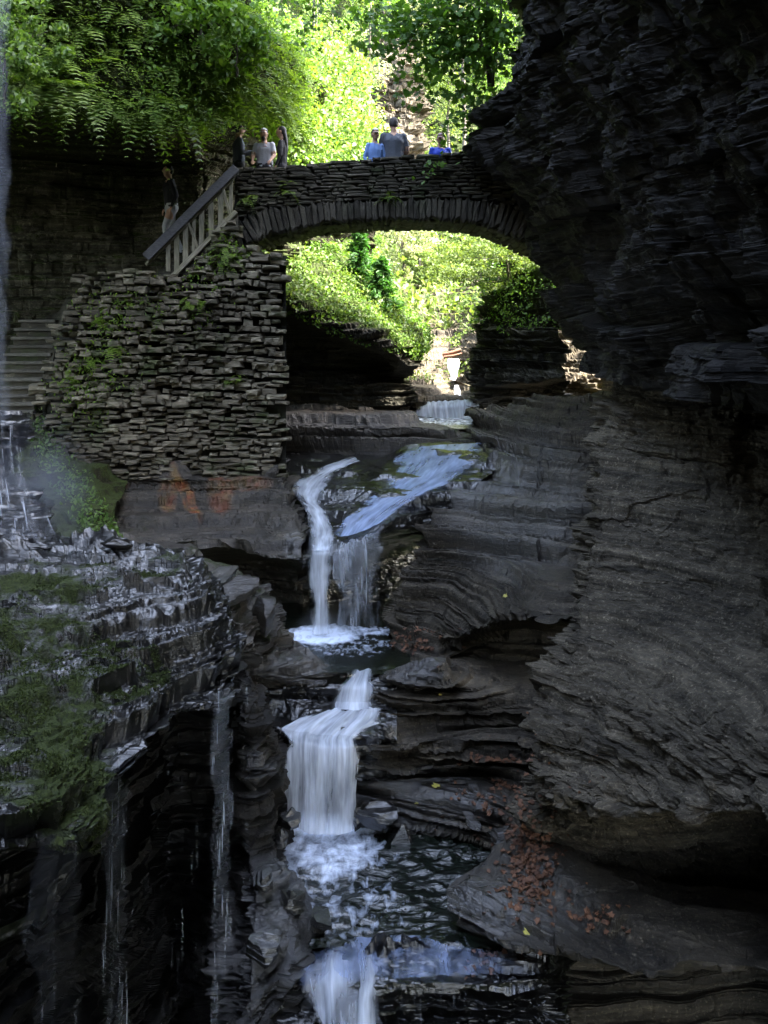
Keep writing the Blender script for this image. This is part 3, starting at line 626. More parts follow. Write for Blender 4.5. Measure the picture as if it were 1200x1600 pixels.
# unseen gorge walls added behind the camera to block light, and the wooded ground above both walls
GB = [
 [W(-13, 14, 15), W(-11, 4, 16), W(-11, -10, 16), W(-2, -18, 18), W(5, -12, 16), W(3.8, -3, 15)],
 [W(-11, 14, 9), W(-9, 4, 9), W(-8, -8, 9), W(-2, -13, 9), W(4, -10, 9), W(3.6, -3, 8)],
 [W(-9, 13, 3), W(-7, 3, 3), W(-5, -7, 3), W(-1, -10, 3), W(4, -9, 2), W(4.2, -3, -1)],
 [W(-9, 12, -2), W(-6.5, 3, -2), W(-4.5, -6, -2), W(-1, -8, -2), W(4, -7, -2), W(4.2, -3, -2)],
 [W(-8, 11, -9), W(-5, 3, -9), W(-4, -6, -9), W(-1, -8, -9), W(4, -7, -9), W(3.4, -3, -9)],
]
rock('gorge_wall', GB, M_mossrock, step=12.0)
for nm, rws in (
    ('terrain', [[W(-90, -30, 14), W(-60, 30, 20), W(-60, 95, 40)], [W(-13, -30, 15.5), W(-12.8, 14, 15), W(-26, 42, 7.5)]]),
    ('ground', [[W(-40, -30, -9), W(-40, 120, -9)], [W(60, -30, -9), W(60, 120, -9)]]),
    ('terrain', [[W(3.8, -30, 9), W(3.2, 0, 15.1), W(3.0, 18.6, 15)], [W(30, -30, 12), W(30, 0, 20), W(30, 12, 20)]]),
    ('terrain', [[W(30, -30, 12), W(30, 0, 20), W(30, 12, 20)], [W(31, -30, -9), W(31, 0, -9), W(31, 12.5, -9)]]),
    ('terrain', [[W(4.0, 20.4, 15), W(14, 17, 17), W(30, 12, 20)], [W(5.2, 21.4, 6), W(14, 17.6, 7), W(31, 13, 9)], [W(5.0, 22.2, -1.5), W(14, 18.6, .5), W(31, 14, 3)], [W(5.2, 27, -1), W(14, 26, 1), W(31, 24, 3)], [W(5.2, 38, 1.6), W(14, 38, 3.5), W(40, 40, 6)]]),  # end of the massif, slanted so that sun reaches the gap
  ):
    A, _, _ = grid(rws, 400)
    me = mesh_np(nm, A.reshape(-1, 3), grid_faces(*A.shape[:2]), M_sunrock if len(rws) == 5 else M_bank)
    col_attr(me, 'mask', np.tile([.3, 0, 0, 1.], (A.shape[0] * A.shape[1], 1)))
    link(nm, me, kind='structure')


PB = [[(860, 440, 28), (905, 440, 27.5), (950, 440, 27), (1010, 440, 26.5)], [(862, 520, 26.5), (905, 515, 25.8), (950, 510, 25.2), (1010, 505, 25)],
      [(865, 570, 24.8), (905, 566, 24.2), (950, 562, 23.8), (1010, 560, 23.6)], [(870, 600, 23.6), (905, 598, 23.2), (950, 594, 22.9), (1010, 592, 22.7)], [(870, 660, 23.0), (905, 655, 22.8), (950, 650, 22.6), (1010, 650, 22.5)]]
rock('cliff_face', PB, M_sunrock, big=.25, mid=.14, block=.3, lump=.3, fine=.03, terr=.6)  # added pale rock behind a gap, stands in for a sun patch
# ---------------------------------------------------------------- water
def fall_mat(name, col=(.84, .90, 1.0), lo=.42, hi=.62, freq=38, amax=.95, base=.0, gloss=.35):  # col: white water tinted with the blue of skylight
    t = NT(name)
    uv = t.n('UVMap', uv_map='flow').outputs[0]
    m = t.n('VectorMath', {0: uv, 1: (freq, 1.5, 1)}, operation='MULTIPLY').outputs[0]
    m2 = t.n('VectorMath', {0: uv, 1: (freq * .28, 1.1, 1)}, operation='MULTIPLY').outputs[0]
    n1 = t.noise(m, 1.0, 3, .6, .15); n2 = t.noise(m2, 1.0, 3, .6, .3)
    f = t.math('ADD', t.math('MULTIPLY', n1, .5), t.math('MULTIPLY', n2, .5))
    op = t.n('SeparateColor', {0: t.n('VertexColor', layer_name='op').outputs[0]}).outputs[0]
    a = t.math('ADD', t.math('MULTIPLY', t.ramp(f, lo, hi), 1.0), base)
    a = t.math('ADD', a, t.math('MULTIPLY', t.math('SUBTRACT', op, .5), 1.1), True)
    a = t.math('MULTIPLY', t.math('MULTIPLY', a, t.math('MINIMUM', t.math('MULTIPLY', op, 3.0), 1.0)), amax, True)
    c = t.mix(t.ramp(n1, .3, .7), tuple(v * .8 for v in col), col)
    d = t.n('BsdfPrincipled', {'Base Color': c, 'Roughness': gloss, 'Normal': t.bump(f, .25, .03)})
    tr = t.n('BsdfTranslucent', {'Color': c})
    mx = t.n('MixShader', {0: .35, 1: d.outputs[0], 2: tr.outputs[0]})
    tp = t.n('BsdfTransparent')
    o = t.n('MixShader', {0: a, 1: tp.outputs[0], 2: mx.outputs[0]})
    return t.done(o)
M_fall = fall_mat('silky falling water', lo=.20, hi=.78, freq=15, amax=.92)
M_thin = fall_mat('thin threads of falling water', lo=.52, hi=.70, freq=46, amax=.6)
M_veil = fall_mat('hair thin dripping water', lo=.56, hi=.74, freq=40, amax=.32, col=(.8, .84, .9))
M_veil2 = fall_mat('combed translucent veil of water', lo=.30, hi=.80, freq=22, amax=.72)
M_soft = fall_mat('soft faint veil of water', lo=.30, hi=.80, freq=12, amax=.17, col=(.8, .86, 1.0))
M_sheet = fall_mat('thin sliding water with sky blue in it', lo=.32, hi=.72, freq=9, amax=.74, col=(.50, .62, .92), gloss=.12)  # blue of the sky is put into the colour of the sheet

def pool_mat(name, foam_on=True, depth=(.004, .006, .004), flow=(1, 1, 1), bump=.5, sc=1.0):
    t = NT(name)
    p = t.pos(flow)
    n1 = t.noise(p, 5.5 * sc, 5, .6, .5); n2 = t.noise(p, 16 * sc, 4, .6, .4)
    h = t.math('ADD', t.math('MULTIPLY', n1, 1.0), t.math('MULTIPLY', n2, .35))
    nrm = t.bump(h, bump, .05)
    fo = t.n('SeparateColor', {0: t.n('VertexColor', layer_name='op').outputs[0]}).outputs[0]
    fa = t.ramp(t.math('ADD', fo, t.math('MULTIPLY', t.math('SUBTRACT', t.noise(t.pos((1.6, .9, 1)), 6.0 * sc, 4, .6, .4), .5), 1.3)), .36, 1.0)
    fa = t.math('MULTIPLY', fa, t.math('MINIMUM', t.math('MULTIPLY', fo, 4.0), 1.0))
    g = t.n('BsdfPrincipled', {'Base Color': depth, 'Roughness': .10, 'IOR': 1.5, 'Normal': nrm})
    t.set(g, 'Specular IOR Level', .6)
    w_ = t.n('BsdfPrincipled', {'Base Color': (.72, .80, .95), 'Roughness': .4, 'Normal': nrm})
    o = t.n('MixShader', {0: fa, 1: g.outputs[0], 2: w_.outputs[0]})
    return t.done(o)
M_pool = pool_mat('dark pool water')
M_pool2 = pool_mat('flowing pool water', flow=(.7, 1.3, 1), bump=.75, sc=.8)

def water_sheet(name, rows, mat, label, cat, group=None, op=None, amp=.03, step=3.0, freq=14, kind=None, soft_u=.12, thick=.0, lift=0.0):
    A, u, v = grid(rows, step)
    n = normals(A)
    L = np.cumsum(np.r_[0, np.linalg.norm(np.diff(A, axis=0), axis=-1).mean(1)])
    Wd = np.linalg.norm(np.diff(A, axis=1), axis=-1).sum(1).mean()
    uu = np.linspace(0, 1, A.shape[1])[None] * np.ones((A.shape[0], 1)); vv = L[:, None] * np.ones((1, A.shape[1]))
    s = vn(uu * freq * Wd, vv * .6, uu * 0 + (len(rows) * 7 + len(rows[0])) % 97, 3) + .5 * vn(uu * freq * 2.3 * Wd, vv * .8, uu * 0, 4)
    B = A + n * (s * amp * .45 + lift)[..., None]
    me = mesh_np(name, B.reshape(-1, 3), grid_faces(*A.shape[:2]), mat)
    uvl = me.uv_layers.new(name='flow')
    idx = np.empty(len(me.loops), dtype=np.int32); me.loops.foreach_get('vertex_index', idx)
    UV = np.stack([(uu * Wd).ravel(), vv.ravel()], 1)[idx]
    uvl.data.foreach_set('uv', UV.astype(np.float32).ravel())
    k = np.ones(A.shape[:2])
    tu = uu; tv = (vv / max(L[-1], 1e-6))
    ragged = .09 * vn(vv * 3.1, uu * 0 + (uu > .5), uu * 0, 21) + .05 * vn(vv * 9, uu * 0 + (uu > .5), uu * 0, 22)
    e = np.clip((np.minimum(tu, 1 - tu) + ragged - .03) / soft_u, 0, 1) if soft_u else 1
    k = .5 * e
    if op is not None:
        sx = 600 + A[..., 0] / A[..., 1] * F; sy = HOR - A[..., 2] / A[..., 1] * F
        k = np.clip(op(tu, tv, sx, sy), 0, 1) * (e if soft_u else 1)
    col_attr(me, 'op', np.stack([k.ravel()] * 3 + [np.ones(k.size)], 1))
    o = link(name, me)
    if kind: o['kind'] = kind
    else: tagp(o, label, cat, group)
    return o

# pools
def pool(name, outline, z, mat, op, step=6.0, rip=1.0):
    # outline: rows of (px, depth) left and right at growing nearness
    rows = []
    for d, xl, xr in outline:
        rows.append([W((xl + (xr - xl) * k / 5 - 600) / F * d, d, z) for k in range(6)])
    A, u, v = grid(rows, step)
    x, y = A[..., 0], A[..., 1]
    sx = 600 + x / y * F; sy = HOR - A[..., 2] / y * F
    wx = x + .3 * vn(x * .8, y * .8, x * 0, 9)
    A[..., 2] += rip * (.018 * vn(wx * 1.6, y * 3.2, x * 0, 2) + .010 * vn(wx * 4.5, y * 10, x * 0, 3) + .004 * vn(wx * 12, y * 24, x * 0, 4))
    me = mesh_np(name, A.reshape(-1, 3), grid_faces(*A.shape[:2]), mat)
    k = np.clip(op(sx, sy), 0, 1)
    col_attr(me, 'op', np.stack([k.ravel()] * 3 + [np.ones(k.size)], 1))
    return link(name, me, kind='structure')
Z_UP, Z_PL, Z_LO = -2.12, -4.66, -6.2
pool('pool_water', [(25.2, 600, 800), (24, 600, 800), (22.6, 600, 790), (21.2, 620, 780)], Z_UP, M_pool, lambda sx, sy: .5 * (sy > 651) * blob(sx, sy, 700, 655, 60, 8))
pool('pool_water', [(16.6, 440, 640), (15.4, 440, 640), (14.4, 440, 640), (13.6, 440, 640), (13.15, 480, 620)], Z_PL, M_pool,
     lambda sx, sy: np.maximum.reduce([1.3 * blob(sx, sy, 502, 992, 30, 8, 1.5), .60 * blob(sx, sy, 570, 985, 60, 5, 1.2), .40 * blob(sx, sy, 540, 1008, 66, 14, .8)]), step=3)
pool('pool_water', [(12.7, 400, 860), (12.0, 400, 860), (11.2, 400, 860), (10.5, 400, 840), (9.9, 430, 800), (9.62, 440, 780)], Z_LO, M_pool2,
     lambda sx, sy: np.maximum.reduce([1.25 * blob(sx, sy, 500, 1280, 70, 14, 1.6), .66 * blob(sx, sy, 505, 1328, 60, 32, 1.4), .36 * blob(sx, sy, 520, 1400, 90, 60, 1.0), .22 * blob(sx, sy, 600, 1475, 110, 20, .8)]), step=2, rip=2.2)  # foam, with sky reflection painted in towards the front lip

# falls: the far curtain
water_sheet('waterfall', [[(650, 634, 24.7), (672, 628, 24.4), (700, 626, 24.3), (728, 624, 24.4), (758, 622, 24.6)],
    [(650, 640, 24.2), (672, 637, 24.0), (700, 635, 23.9), (728, 633, 24.0), (758, 630, 24.2)],
    [(650, 650, 24.1), (674, 652, 23.9), (702, 657, 23.8), (728, 652, 23.9), (756, 640, 24.1)]],
    M_fall, 'small white curtain fall spreading over a ledge beyond the bridge', 'waterfall', op=lambda u, v, sx, sy: .62 - .25 * (u > .8), amp=.05, step=1.5)
water_sheet('waterfall', [[(698, 560, 28.6), (708, 560, 28.4), (718, 560, 28.6)], [(698, 566, 28.2), (709, 567, 28.0), (720, 566, 28.2)],
    [(702, 585, 27.7), (709, 586, 27.6), (716, 585, 27.7)], [(706, 594, 27.4), (709, 595, 27.3), (712, 594, 27.4)]],
    M_fall, 'tiny white fall highest up the stream among sunlit rock steps', 'waterfall', op=lambda u, v, sx, sy: .62 + 0 * u, amp=.03, step=1.2)
water_sheet('waterfall', [[(709, 602, 26.8), (713, 602, 26.8), (717, 602, 26.8)], [(709, 608, 26.5), (714, 608, 26.4), (719, 608, 26.5)], [(710, 620, 26.0), (716, 620, 25.9), (721, 620, 26.0)]],
    M_fall, 'very small white spout just above the far curtain fall', 'waterfall', op=lambda u, v, sx, sy: .6 + 0 * u, amp=.02, step=1.2)

# the main fall: left channel, wide slab, two curtains
water_sheet('waterfall', [
    [(545, 716, 18.7), (553, 720, 18.7), (560, 726, 18.7)],
    [(505, 733, 18.3), (520, 737, 18.3), (532, 742, 18.25)],
    [(470, 752, 17.75), (490, 757, 17.7), (516, 760, 17.7)],
    [(450, 770, 17.3), (478, 778, 17.1), (510, 780, 17.1)],
    [(462, 788, 16.8), (480, 792, 16.7), (500, 796, 16.7)],
    [(474, 800, 16.4), (492, 803, 16.3), (508, 806, 16.3)],
    [(484, 830, 15.8), (502, 832, 15.7), (522, 832, 15.7)],
    [(481, 850, 15.25), (501, 852, 15.2), (525, 850, 15.2)],
    [(480, 866, 14.9), (500, 868, 14.85), (523, 866, 14.87)]],
    M_fall, 'white stream winding down a narrow channel into the tall main fall', 'stream', op=lambda u, v, sx, sy: .66 + .15 * np.sin(v * 20) * .5, amp=.04, step=2.0, soft_u=.38, lift=.09)
water_sheet('waterfall', [
    [(478, 850, 15.05), (499, 852, 15.0), (526, 850, 15.0)],
    [(478, 862, 14.88), (499, 864, 14.83), (525, 862, 14.85)],
    [(480, 880, 14.85), (499, 882, 14.8), (520, 882, 14.82)],
    [(483, 930, 14.8), (500, 932, 14.75), (517, 932, 14.8)],
    [(484, 990, 14.8), (500, 992, 14.75), (517, 990, 14.8)]],
    M_fall, 'dense white column of the tall main fall dropping into the plunge pool', 'waterfall', op=lambda u, v, sx, sy: .74 - .14 * v, amp=.05, step=2.0, soft_u=.32)
water_sheet('waterfall', [
    [(522, 848, 15.2), (545, 846, 15.2), (570, 838, 15.25), (598, 822, 15.5)],
    [(516, 866, 14.95), (545, 858, 14.95), (572, 848, 15.0), (600, 832, 15.3)],
    [(518, 885, 14.85), (547, 880, 14.85), (574, 872, 14.9), (600, 860, 15.2)],
    [(523, 930, 14.8), (549, 930, 14.8), (573, 925, 14.85), (597, 920, 15.15)],
    [(527, 984, 14.8), (550, 984, 14.8), (572, 982, 14.85), (594, 978, 15.1)]],
    M_veil2, 'thin broken veil of water beside the dense main fall, in front of the black hollow', 'waterfall', op=lambda u, v, sx, sy: .56 - .16 * v - .20 * u, amp=.06, step=2.0, soft_u=.08)
water_sheet('stream_water', [
    [(625, 710, 19.0), (665, 706, 19.0), (710, 703, 19.0), (770, 700, 19.0)],
    [(612, 735, 18.2), (655, 730, 18.2), (700, 725, 18.2), (752, 722, 18.2)],
    [(595, 765, 17.3), (630, 762, 17.3), (672, 757, 17.3), (722, 752, 17.4)],
    [(562, 798, 16.4), (596, 795, 16.4), (628, 790, 16.4), (664, 785, 16.5)],
    [(532, 828, 15.7), (562, 825, 15.7), (592, 818, 15.7), (625, 806, 15.9)],
    [(516, 850, 15.2), (545, 848, 15.2), (572, 839, 15.3), (602, 825, 15.5)]],
    M_sheet, '', '', op=lambda u, v, sx, sy: .74 + .06 * v, amp=.015, step=2.5, soft_u=.14, kind='structure', lift=.12)

# the lower falls
water_sheet('waterfall', [
    [(545, 1052, 13.2), (560, 1052, 13.15), (576, 1052, 13.15), (590, 1050, 13.2)],
    [(542, 1064, 12.95), (556, 1065, 12.9), (574, 1064, 12.9), (588, 1062, 12.95)],
    [(530, 1076, 12.8), (550, 1078, 12.75), (572, 1076, 12.75), (586, 1074, 12.8)],
    [(525, 1098, 12.75), (548, 1100, 12.65), (570, 1100, 12.65), (586, 1098, 12.7)],
    [(520, 1112, 12.6), (546, 1114, 12.5), (572, 1114, 12.5), (590, 1110, 12.6)]],
    M_fall, 'short white step of water directly above the wide lower fall', 'waterfall', op=lambda u, v, sx, sy: .58 + .12 * v, amp=.04, step=2.0, soft_u=.28, lift=.05)
water_sheet('waterfall', [
    [(500, 1108, 12.7), (530, 1108, 12.6), (560, 1108, 12.55), (588, 1106, 12.6), (606, 1106, 12.7)],
    [(462, 1124, 12.4), (505, 1124, 12.35), (545, 1124, 12.3), (585, 1122, 12.35), (604, 1122, 12.5)],
    [(440, 1138, 12.1), (482, 1146, 12.0), (520, 1150, 11.95), (552, 1150, 11.95), (575, 1146, 12.1)],
    [(438, 1152, 11.85), (478, 1162, 11.75), (518, 1168, 11.7), (550, 1166, 11.72), (568, 1162, 11.9)],
    [(440, 1190, 11.75), (478, 1195, 11.65), (517, 1200, 11.62), (549, 1200, 11.65), (562, 1196, 11.8)],
    [(440, 1235, 11.75), (478, 1240, 11.65), (516, 1245, 11.62), (548, 1245, 11.65), (558, 1235, 11.8)],
    [(438, 1280, 11.9), (477, 1300, 11.65), (516, 1305, 11.6), (547, 1300, 11.65), (560, 1285, 11.8)]],
    M_fall, 'wide silky lower fall pouring off a square ledge into the lower pool', 'waterfall', op=lambda u, v, sx, sy: .60 - .10 * u + .1 * (v < .35), amp=.05, step=2.0, soft_u=.07)
water_sheet('waterfall', [
    [(566, 1148, 12.05), (580, 1150, 12.0), (600, 1150, 12.1)], [(566, 1165, 11.95), (580, 1168, 11.9), (600, 1168, 12.0)],
    [(566, 1215, 11.95), (580, 1218, 11.9), (600, 1218, 12.0)], [(566, 1255, 12.0), (580, 1262, 11.95), (600, 1262, 12.05)]],
    M_veil, 'few thin threads of water at the right end of the wide lower fall', 'waterfall', op=lambda u, v, sx, sy: .6 - .2 * v, amp=.02, step=3.0, soft_u=.1)
# last fall at the bottom of the picture
water_sheet('waterfall', [
    [(485, 1484, 9.75), (520, 1484, 9.7), (560, 1486, 9.7), (605, 1486, 9.7)],
    [(478, 1502, 9.45), (518, 1504, 9.4), (560, 1502, 9.4), (608, 1500, 9.42)],
    [(476, 1530, 9.2), (518, 1532, 9.15), (562, 1528, 9.12), (606, 1522, 9.2)],
    [(480, 1566, 9.1), (520, 1572, 8.95), (560, 1562, 8.9), (600, 1560, 9.0)],
    [(484, 1620, 8.9), (520, 1630, 8.7), (560, 1630, 8.7), (600, 1620, 8.8)],
    [(484, 1720, 8.8), (520, 1720, 8.6), (560, 1720, 8.6), (600, 1720, 8.7)]],
    M_fall, 'blurred bluish fall leaving the lower pool at the bottom edge', 'waterfall', op=lambda u, v, sx, sy: .36 + .18 * v + .14 * np.sin(sx * .09 + sy * .02), amp=.10, step=2.0, soft_u=.15, freq=8)
water_sheet('waterfall', [
    [(604, 1482, 9.75), (660, 1480, 9.7), (730, 1484, 9.7), (775, 1488, 9.7)],
    [(604, 1500, 9.40), (660, 1497, 9.4), (730, 1500, 9.38), (775, 1502, 9.4)],
    [(604, 1532, 9.15), (660, 1527, 9.1), (730, 1528, 9.1), (775, 1525, 9.2)],
    [(604, 1600, 8.9), (660, 1600, 8.9), (730, 1600, 8.9), (770, 1590, 9.0)],
    [(604, 1700, 8.8), (660, 1700, 8.8), (730, 1700, 8.8), (770, 1690, 8.9)]],
    M_veil, 'sparse trickles dripping off the stepped lip right of the bottom fall', 'waterfall', op=lambda u, v, sx, sy: .5 - .12 * v, amp=.03, step=3.0, soft_u=.1)

water_sheet('stream_water', [
    [(470, 1474, 9.85), (540, 1472, 9.85), (620, 1468, 9.85), (700, 1470, 9.85), (790, 1484, 9.8)],
    [(470, 1492, 9.6), (540, 1490, 9.6), (620, 1486, 9.6), (700, 1486, 9.6), (800, 1496, 9.55)],
    [(470, 1508, 9.42), (540, 1506, 9.40), (620, 1500, 9.42), (700, 1500, 9.42), (820, 1506, 9.4)],
    [(470, 1524, 9.30), (540, 1520, 9.26), (620, 1514, 9.26), (700, 1514, 9.28), (830, 1514, 9.3)],
    [(470, 1545, 9.2), (540, 1540, 9.15), (620, 1534, 9.1), (700, 1530, 9.1), (840, 1526, 9.15)]],
    M_sheet, '', '', op=lambda u, v, sx, sy: .46 - .14 * v - .1 * (u > .75), amp=.02, step=2.5, soft_u=.12, kind='structure', lift=.035)
# drips from the near shelf, left to right
for pts, z0, z1, mat, lab, k in (
    ([(28, 1322, 6.40), (90, 1312, 6.5), (150, 1302, 6.85)], 0, -9, M_veil, 'faint drips hanging from the mossy bulge at far left', .58),
    ([(158, 1215, 7.35), (190, 1172, 7.82), (214, 1158, 8.0)], 0, -9, M_thin, 'fine curtain of drips falling past the tip of the mossy bulge', .60),
    ([(215, 1135, 8.4), (265, 1112, 8.9), (325, 1100, 9.1)], 0, -9, M_veil, 'sparse faint drips in the middle of the black hollow', .5),
    ([(324, 1092, 9.1), (344, 1088, 9.2), (368, 1085, 9.3)], 0, -9, M_thin, 'brightest narrow curtain of drips at the right end of the shelf', .62),
    ([(374, 1080, 10.2), (382, 1080, 10.2), (392, 1085, 10.3)], 0, -6.2, M_thin, 'short trickle beside the dark buttress, right of the drip curtains', .46)):
    top = [P(*p) for p in pts]
    rws = []
    for i in range(8):
        z = i / 7
        rws.append([W(c[0], c[1] - .12 * (1 - (1 - z) ** 3), c[2] + .05 + (z1 - c[2]) * z) for c in top])
    water_sheet('water_curtain', rws, mat, lab, 'water curtain', 'drip curtains under the near shelf', op=lambda u, v, sx, sy, k=k: k - .18 * v, amp=.02, step=4.0, soft_u=.2)
# tall ribbon at the far left edge, falling on the stepped mound
water_sheet('waterfall', [[W(P(x, 150, 12.4)[0], 12.4, z) for x in (-22, -8, 6, 20)] for z in (9.5, 6.5, 4, 2, 0, -1.15)],
    M_soft, 'tall thin ribbon of water falling down the far left edge', 'waterfall', op=lambda u, v, sx, sy: .60 + .10 * v, amp=.02, step=4.0, soft_u=.35)
water_sheet('waterfall', [
    [(-20, 660, 12.5), (6, 658, 12.45), (22, 660, 12.5), (34, 664, 12.6)], [(-20, 700, 12.35), (6, 700, 12.3), (20, 700, 12.35), (36, 700, 12.5)],
    [(-20, 750, 12.2), (10, 750, 12.15), (30, 752, 12.2), (44, 756, 12.4)], [(-20, 790, 12.0), (16, 790, 11.9), (46, 792, 11.9), (72, 800, 12.1)],
    [(-20, 846, 11.6), (20, 846, 11.5), (60, 846, 11.5), (92, 844, 11.8)]],
    M_thin, 'spray covered fall spilling down the small stepped mound at left', 'waterfall', op=lambda u, v, sx, sy: .50 + .10 * v, amp=.04, step=3.0, soft_u=.15, lift=.05)

# spray drifting off the left fall and standing over the plunge pool
def mist(name, c, r, dens, col=(.75, .84, 1.0)):
    bm = bmesh.new(); bmesh.ops.create_icosphere(bm, subdivisions=3, radius=1)
    me = bpy.data.meshes.new(name); bm.to_mesh(me); bm.free()
    t = NT(name)
    p = t.n('TexCoord').outputs['Object']
    l = t.n('VectorMath', {0: p}, operation='LENGTH').outputs['Value']
    f = t.math('POWER', t.math('SUBTRACT', 1.0, l, True), 1.6)
    f = t.math('MULTIPLY', f, t.math('MULTIPLY', t.ramp(t.noise(p, 2.2, 3), .25, .8), dens))
    v = t.n('VolumePrincipled', {'Color': col, 'Density': f, 'Anisotropy': .2})
    t.t.links.new(v.outputs[0], t.out.inputs['Volume'])
    me.materials.append(t.m)
    o = link(name, me, kind='stuff'); o.location = P(*c); o.scale = r
    return o
mist('mist', (60, 780, 12.7), (.9, .8, 1.25), 1.2)
mist('mist', (505, 985, 14.7), (.5, .4, .42), 1.6)
# ---------------------------------------------------------------- stonework
def stone_mat(name, dark, light, lich=.5, moss=.15):
    t = NT(name)
    oi = t.n('ObjectInfo'); g = t.n('NewGeometry')
    p = g.outputs['Position']
    rnd = t.math('ADD', t.math('MULTIPLY', oi.outputs['Random'], .6), t.math('MULTIPLY', t.noise(p, 1.3, 3), .6))
    c = t.mix(t.ramp(rnd, .2, .95), dark, light)
    n = t.noise(t.pos((1, 1, 4)), 9, 6, .65); n2 = t.noise(p, 30, 4, .7)
    c = t.mix(1.0, c, t.ramp(n, .3, .7, (.5, .5, .5), (1.0, .98, .95)), 'MULTIPLY')
    c = t.mix(t.math('MULTIPLY', t.ramp(t.noise(p, 2.3, 6, .75), .56, .66), lich), c, tuple(min(.6, v * 2.2) for v in light))
    nm = t.noise(p, 1.5, 5, .65)
    c = t.mix(t.math('MULTIPLY', t.ramp(nm, .52, .66), moss, True), c, (.035, .055, .014))
    b = t.n('BsdfPrincipled', {'Base Color': c, 'Roughness': .85, 'Normal': t.bump(t.math('ADD', n, t.math('MULTIPLY', n2, .5)), .9, .02)})
    t.set(b, 'Specular IOR Level', .25)
    return t.done(b)
M_bst = stone_mat('bridge stone', (.024, .021, .015), (.10, .09, .066), .5, .5)
M_vst = stone_mat('arch stone', (.024, .021, .016), (.09, .081, .062), .3, .25)
M_wst = stone_mat('retaining wall stone', (.055, .048, .034), (.25, .225, .165), .45, .7)
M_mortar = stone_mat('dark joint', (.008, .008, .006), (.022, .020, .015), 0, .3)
M_step = stone_mat('worn step stone', (.08, .075, .065), (.17, .16, .135), .1, .1)

def stone_mesh(name, seed, mat, sharp=.0):
    # rough hand-laid stone, unit box centred, front towards -y
    g = random.Random(seed)
    o = []
    nn = 8
    pts = [(-.5, -.5), (0, -.5), (.5, -.5), (.5, 0), (.5, .5), (0, .5), (-.5, .5), (-.5, 0)]
    for x, z in pts:
        o.append((x + g.uniform(-.07, .07), z + g.uniform(-.13, .13)))
    V = []; Fc = []
    for y, k in ((.5, 1.0), (-.26, 1.0), (-.44, .86 + g.uniform(-.03, .03))):
        for x, z in o:
            V.append((x * k, y + g.uniform(-.05, .05), z * (k - (.06 if k < 1 else 0))))
    V.append((g.uniform(-.1, .1), -.5 + g.uniform(-.06, .06), g.uniform(-.1, .1)))
    for r in (0, 1):
        for i in range(nn):
            j = (i + 1) % nn
            Fc.append((r * nn + i, r * nn + j, (r + 1) * nn + j, (r + 1) * nn + i))
    T = [(2 * nn + i, 2 * nn + (i + 1) % nn, 3 * nn) for i in range(nn)]
    me = bpy.data.meshes.new(name)
    me.from_pydata(V, [], Fc + T); me.materials.append(mat); me.update()
    return me
def pool_of(name, mat, n, seed): return [stone_mesh(name, seed + i, mat) for i in range(n)]
SB = pool_of('stone', M_bst, 14, 100); SV = pool_of('voussoir', M_vst, 10, 200); SW = pool_of('stone', M_wst, 16, 300)
def place(name, me, root, loc, dims, rot=(0, 0, 0)):
    o = bpy.data.objects.new(name, me); COL.objects.link(o); o.parent = root
    o.location = Vector(loc) - root.location; o.scale = dims; o.rotation_euler = rot
    return o
def merged(name, items, mat, root):
    V = []; Fc = []; n = 0
    for me, loc, dims, rot in items:
        M = Matrix.Translation(Vector(loc) - root.location) @ Matrix.Rotation(rot[2], 4, 'Z') @ Matrix.Rotation(rot[1], 4, 'Y') @ Matrix.Diagonal(dims).to_4x4()
        V += [tuple(M @ v.co) for v in me.vertices]
        Fc += [tuple(i + n for i in p.vertices) for p in me.polygons]
        n += len(me.vertices)
    me = bpy.data.meshes.new(name); me.from_pydata(V, [], Fc); me.materials.append(mat); me.update()
    return link(name, me, root, kind='stuff')

# ---- the footbridge: front face in the plane y = YB, 2.1 m deep
YB, YD = 19.0, 21.1
def bx(px): return (px - 600) / F * YB
def bz(py): return (HOR - py) / F * YB
intr = [(372, 392), (400, 373), (440, 362), (480, 353), (520, 347), (600, 342), (680, 342), (744, 347), (784, 358), (818, 374), (845, 392)]
extr = [(372, 345), (400, 329), (440, 322), (480, 318), (520, 315), (600, 311), (680, 309), (744, 310), (784, 316), (818, 326), (845, 338)]
topl = [(360, 263), (400, 263), (452, 262), (470, 257), (560, 250), (640, 243), (700, 239), (770, 235), (850, 232)]
def il(tab, x): return np.interp(x, [a for a, b in tab], [b for a, b in tab])
bridge = thing('stone_bridge', (bx(600), YB, bz(343)), 'arched footbridge of thin dark stones crossing the gorge above the falls', 'bridge')
def slab(name, mat, root, fn_top, fn_bot, y0, y1, xs):
    V = []; Fc = []
    for x in xs:
        for y, z in ((y0, fn_top(x)), (y1, fn_top(x)), (y1, fn_bot(x)), (y0, fn_bot(x))):
            V.append((bx(x) - root.location.x, y - root.location.y, bz(z) - root.location.z))
    n = len(xs)
    for i in range(n - 1):
        for k in range(4):
            a = i * 4 + k; b = i * 4 + (k + 1) % 4
            Fc.append((a, a + 4, b + 4, b))
    Fc.append((0, 1, 2, 3)); Fc.append(tuple((n - 1) * 4 + k for k in (3, 2, 1, 0)))
    me = bpy.data.meshes.new(name); me.from_pydata(V, [], Fc); me.materials.append(mat); me.update()
    return link(name, me, root)
xs = list(range(366, 850, 8))
DECK = lambda x: 520 - (2.55 / YB * F)
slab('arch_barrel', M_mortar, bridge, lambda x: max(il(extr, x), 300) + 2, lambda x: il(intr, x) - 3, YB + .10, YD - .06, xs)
slab('spandrel', M_mortar, bridge, lambda x: il(topl, x) + 7, lambda x: il(extr, x) - 1, YB + .14, YB + .42, xs)
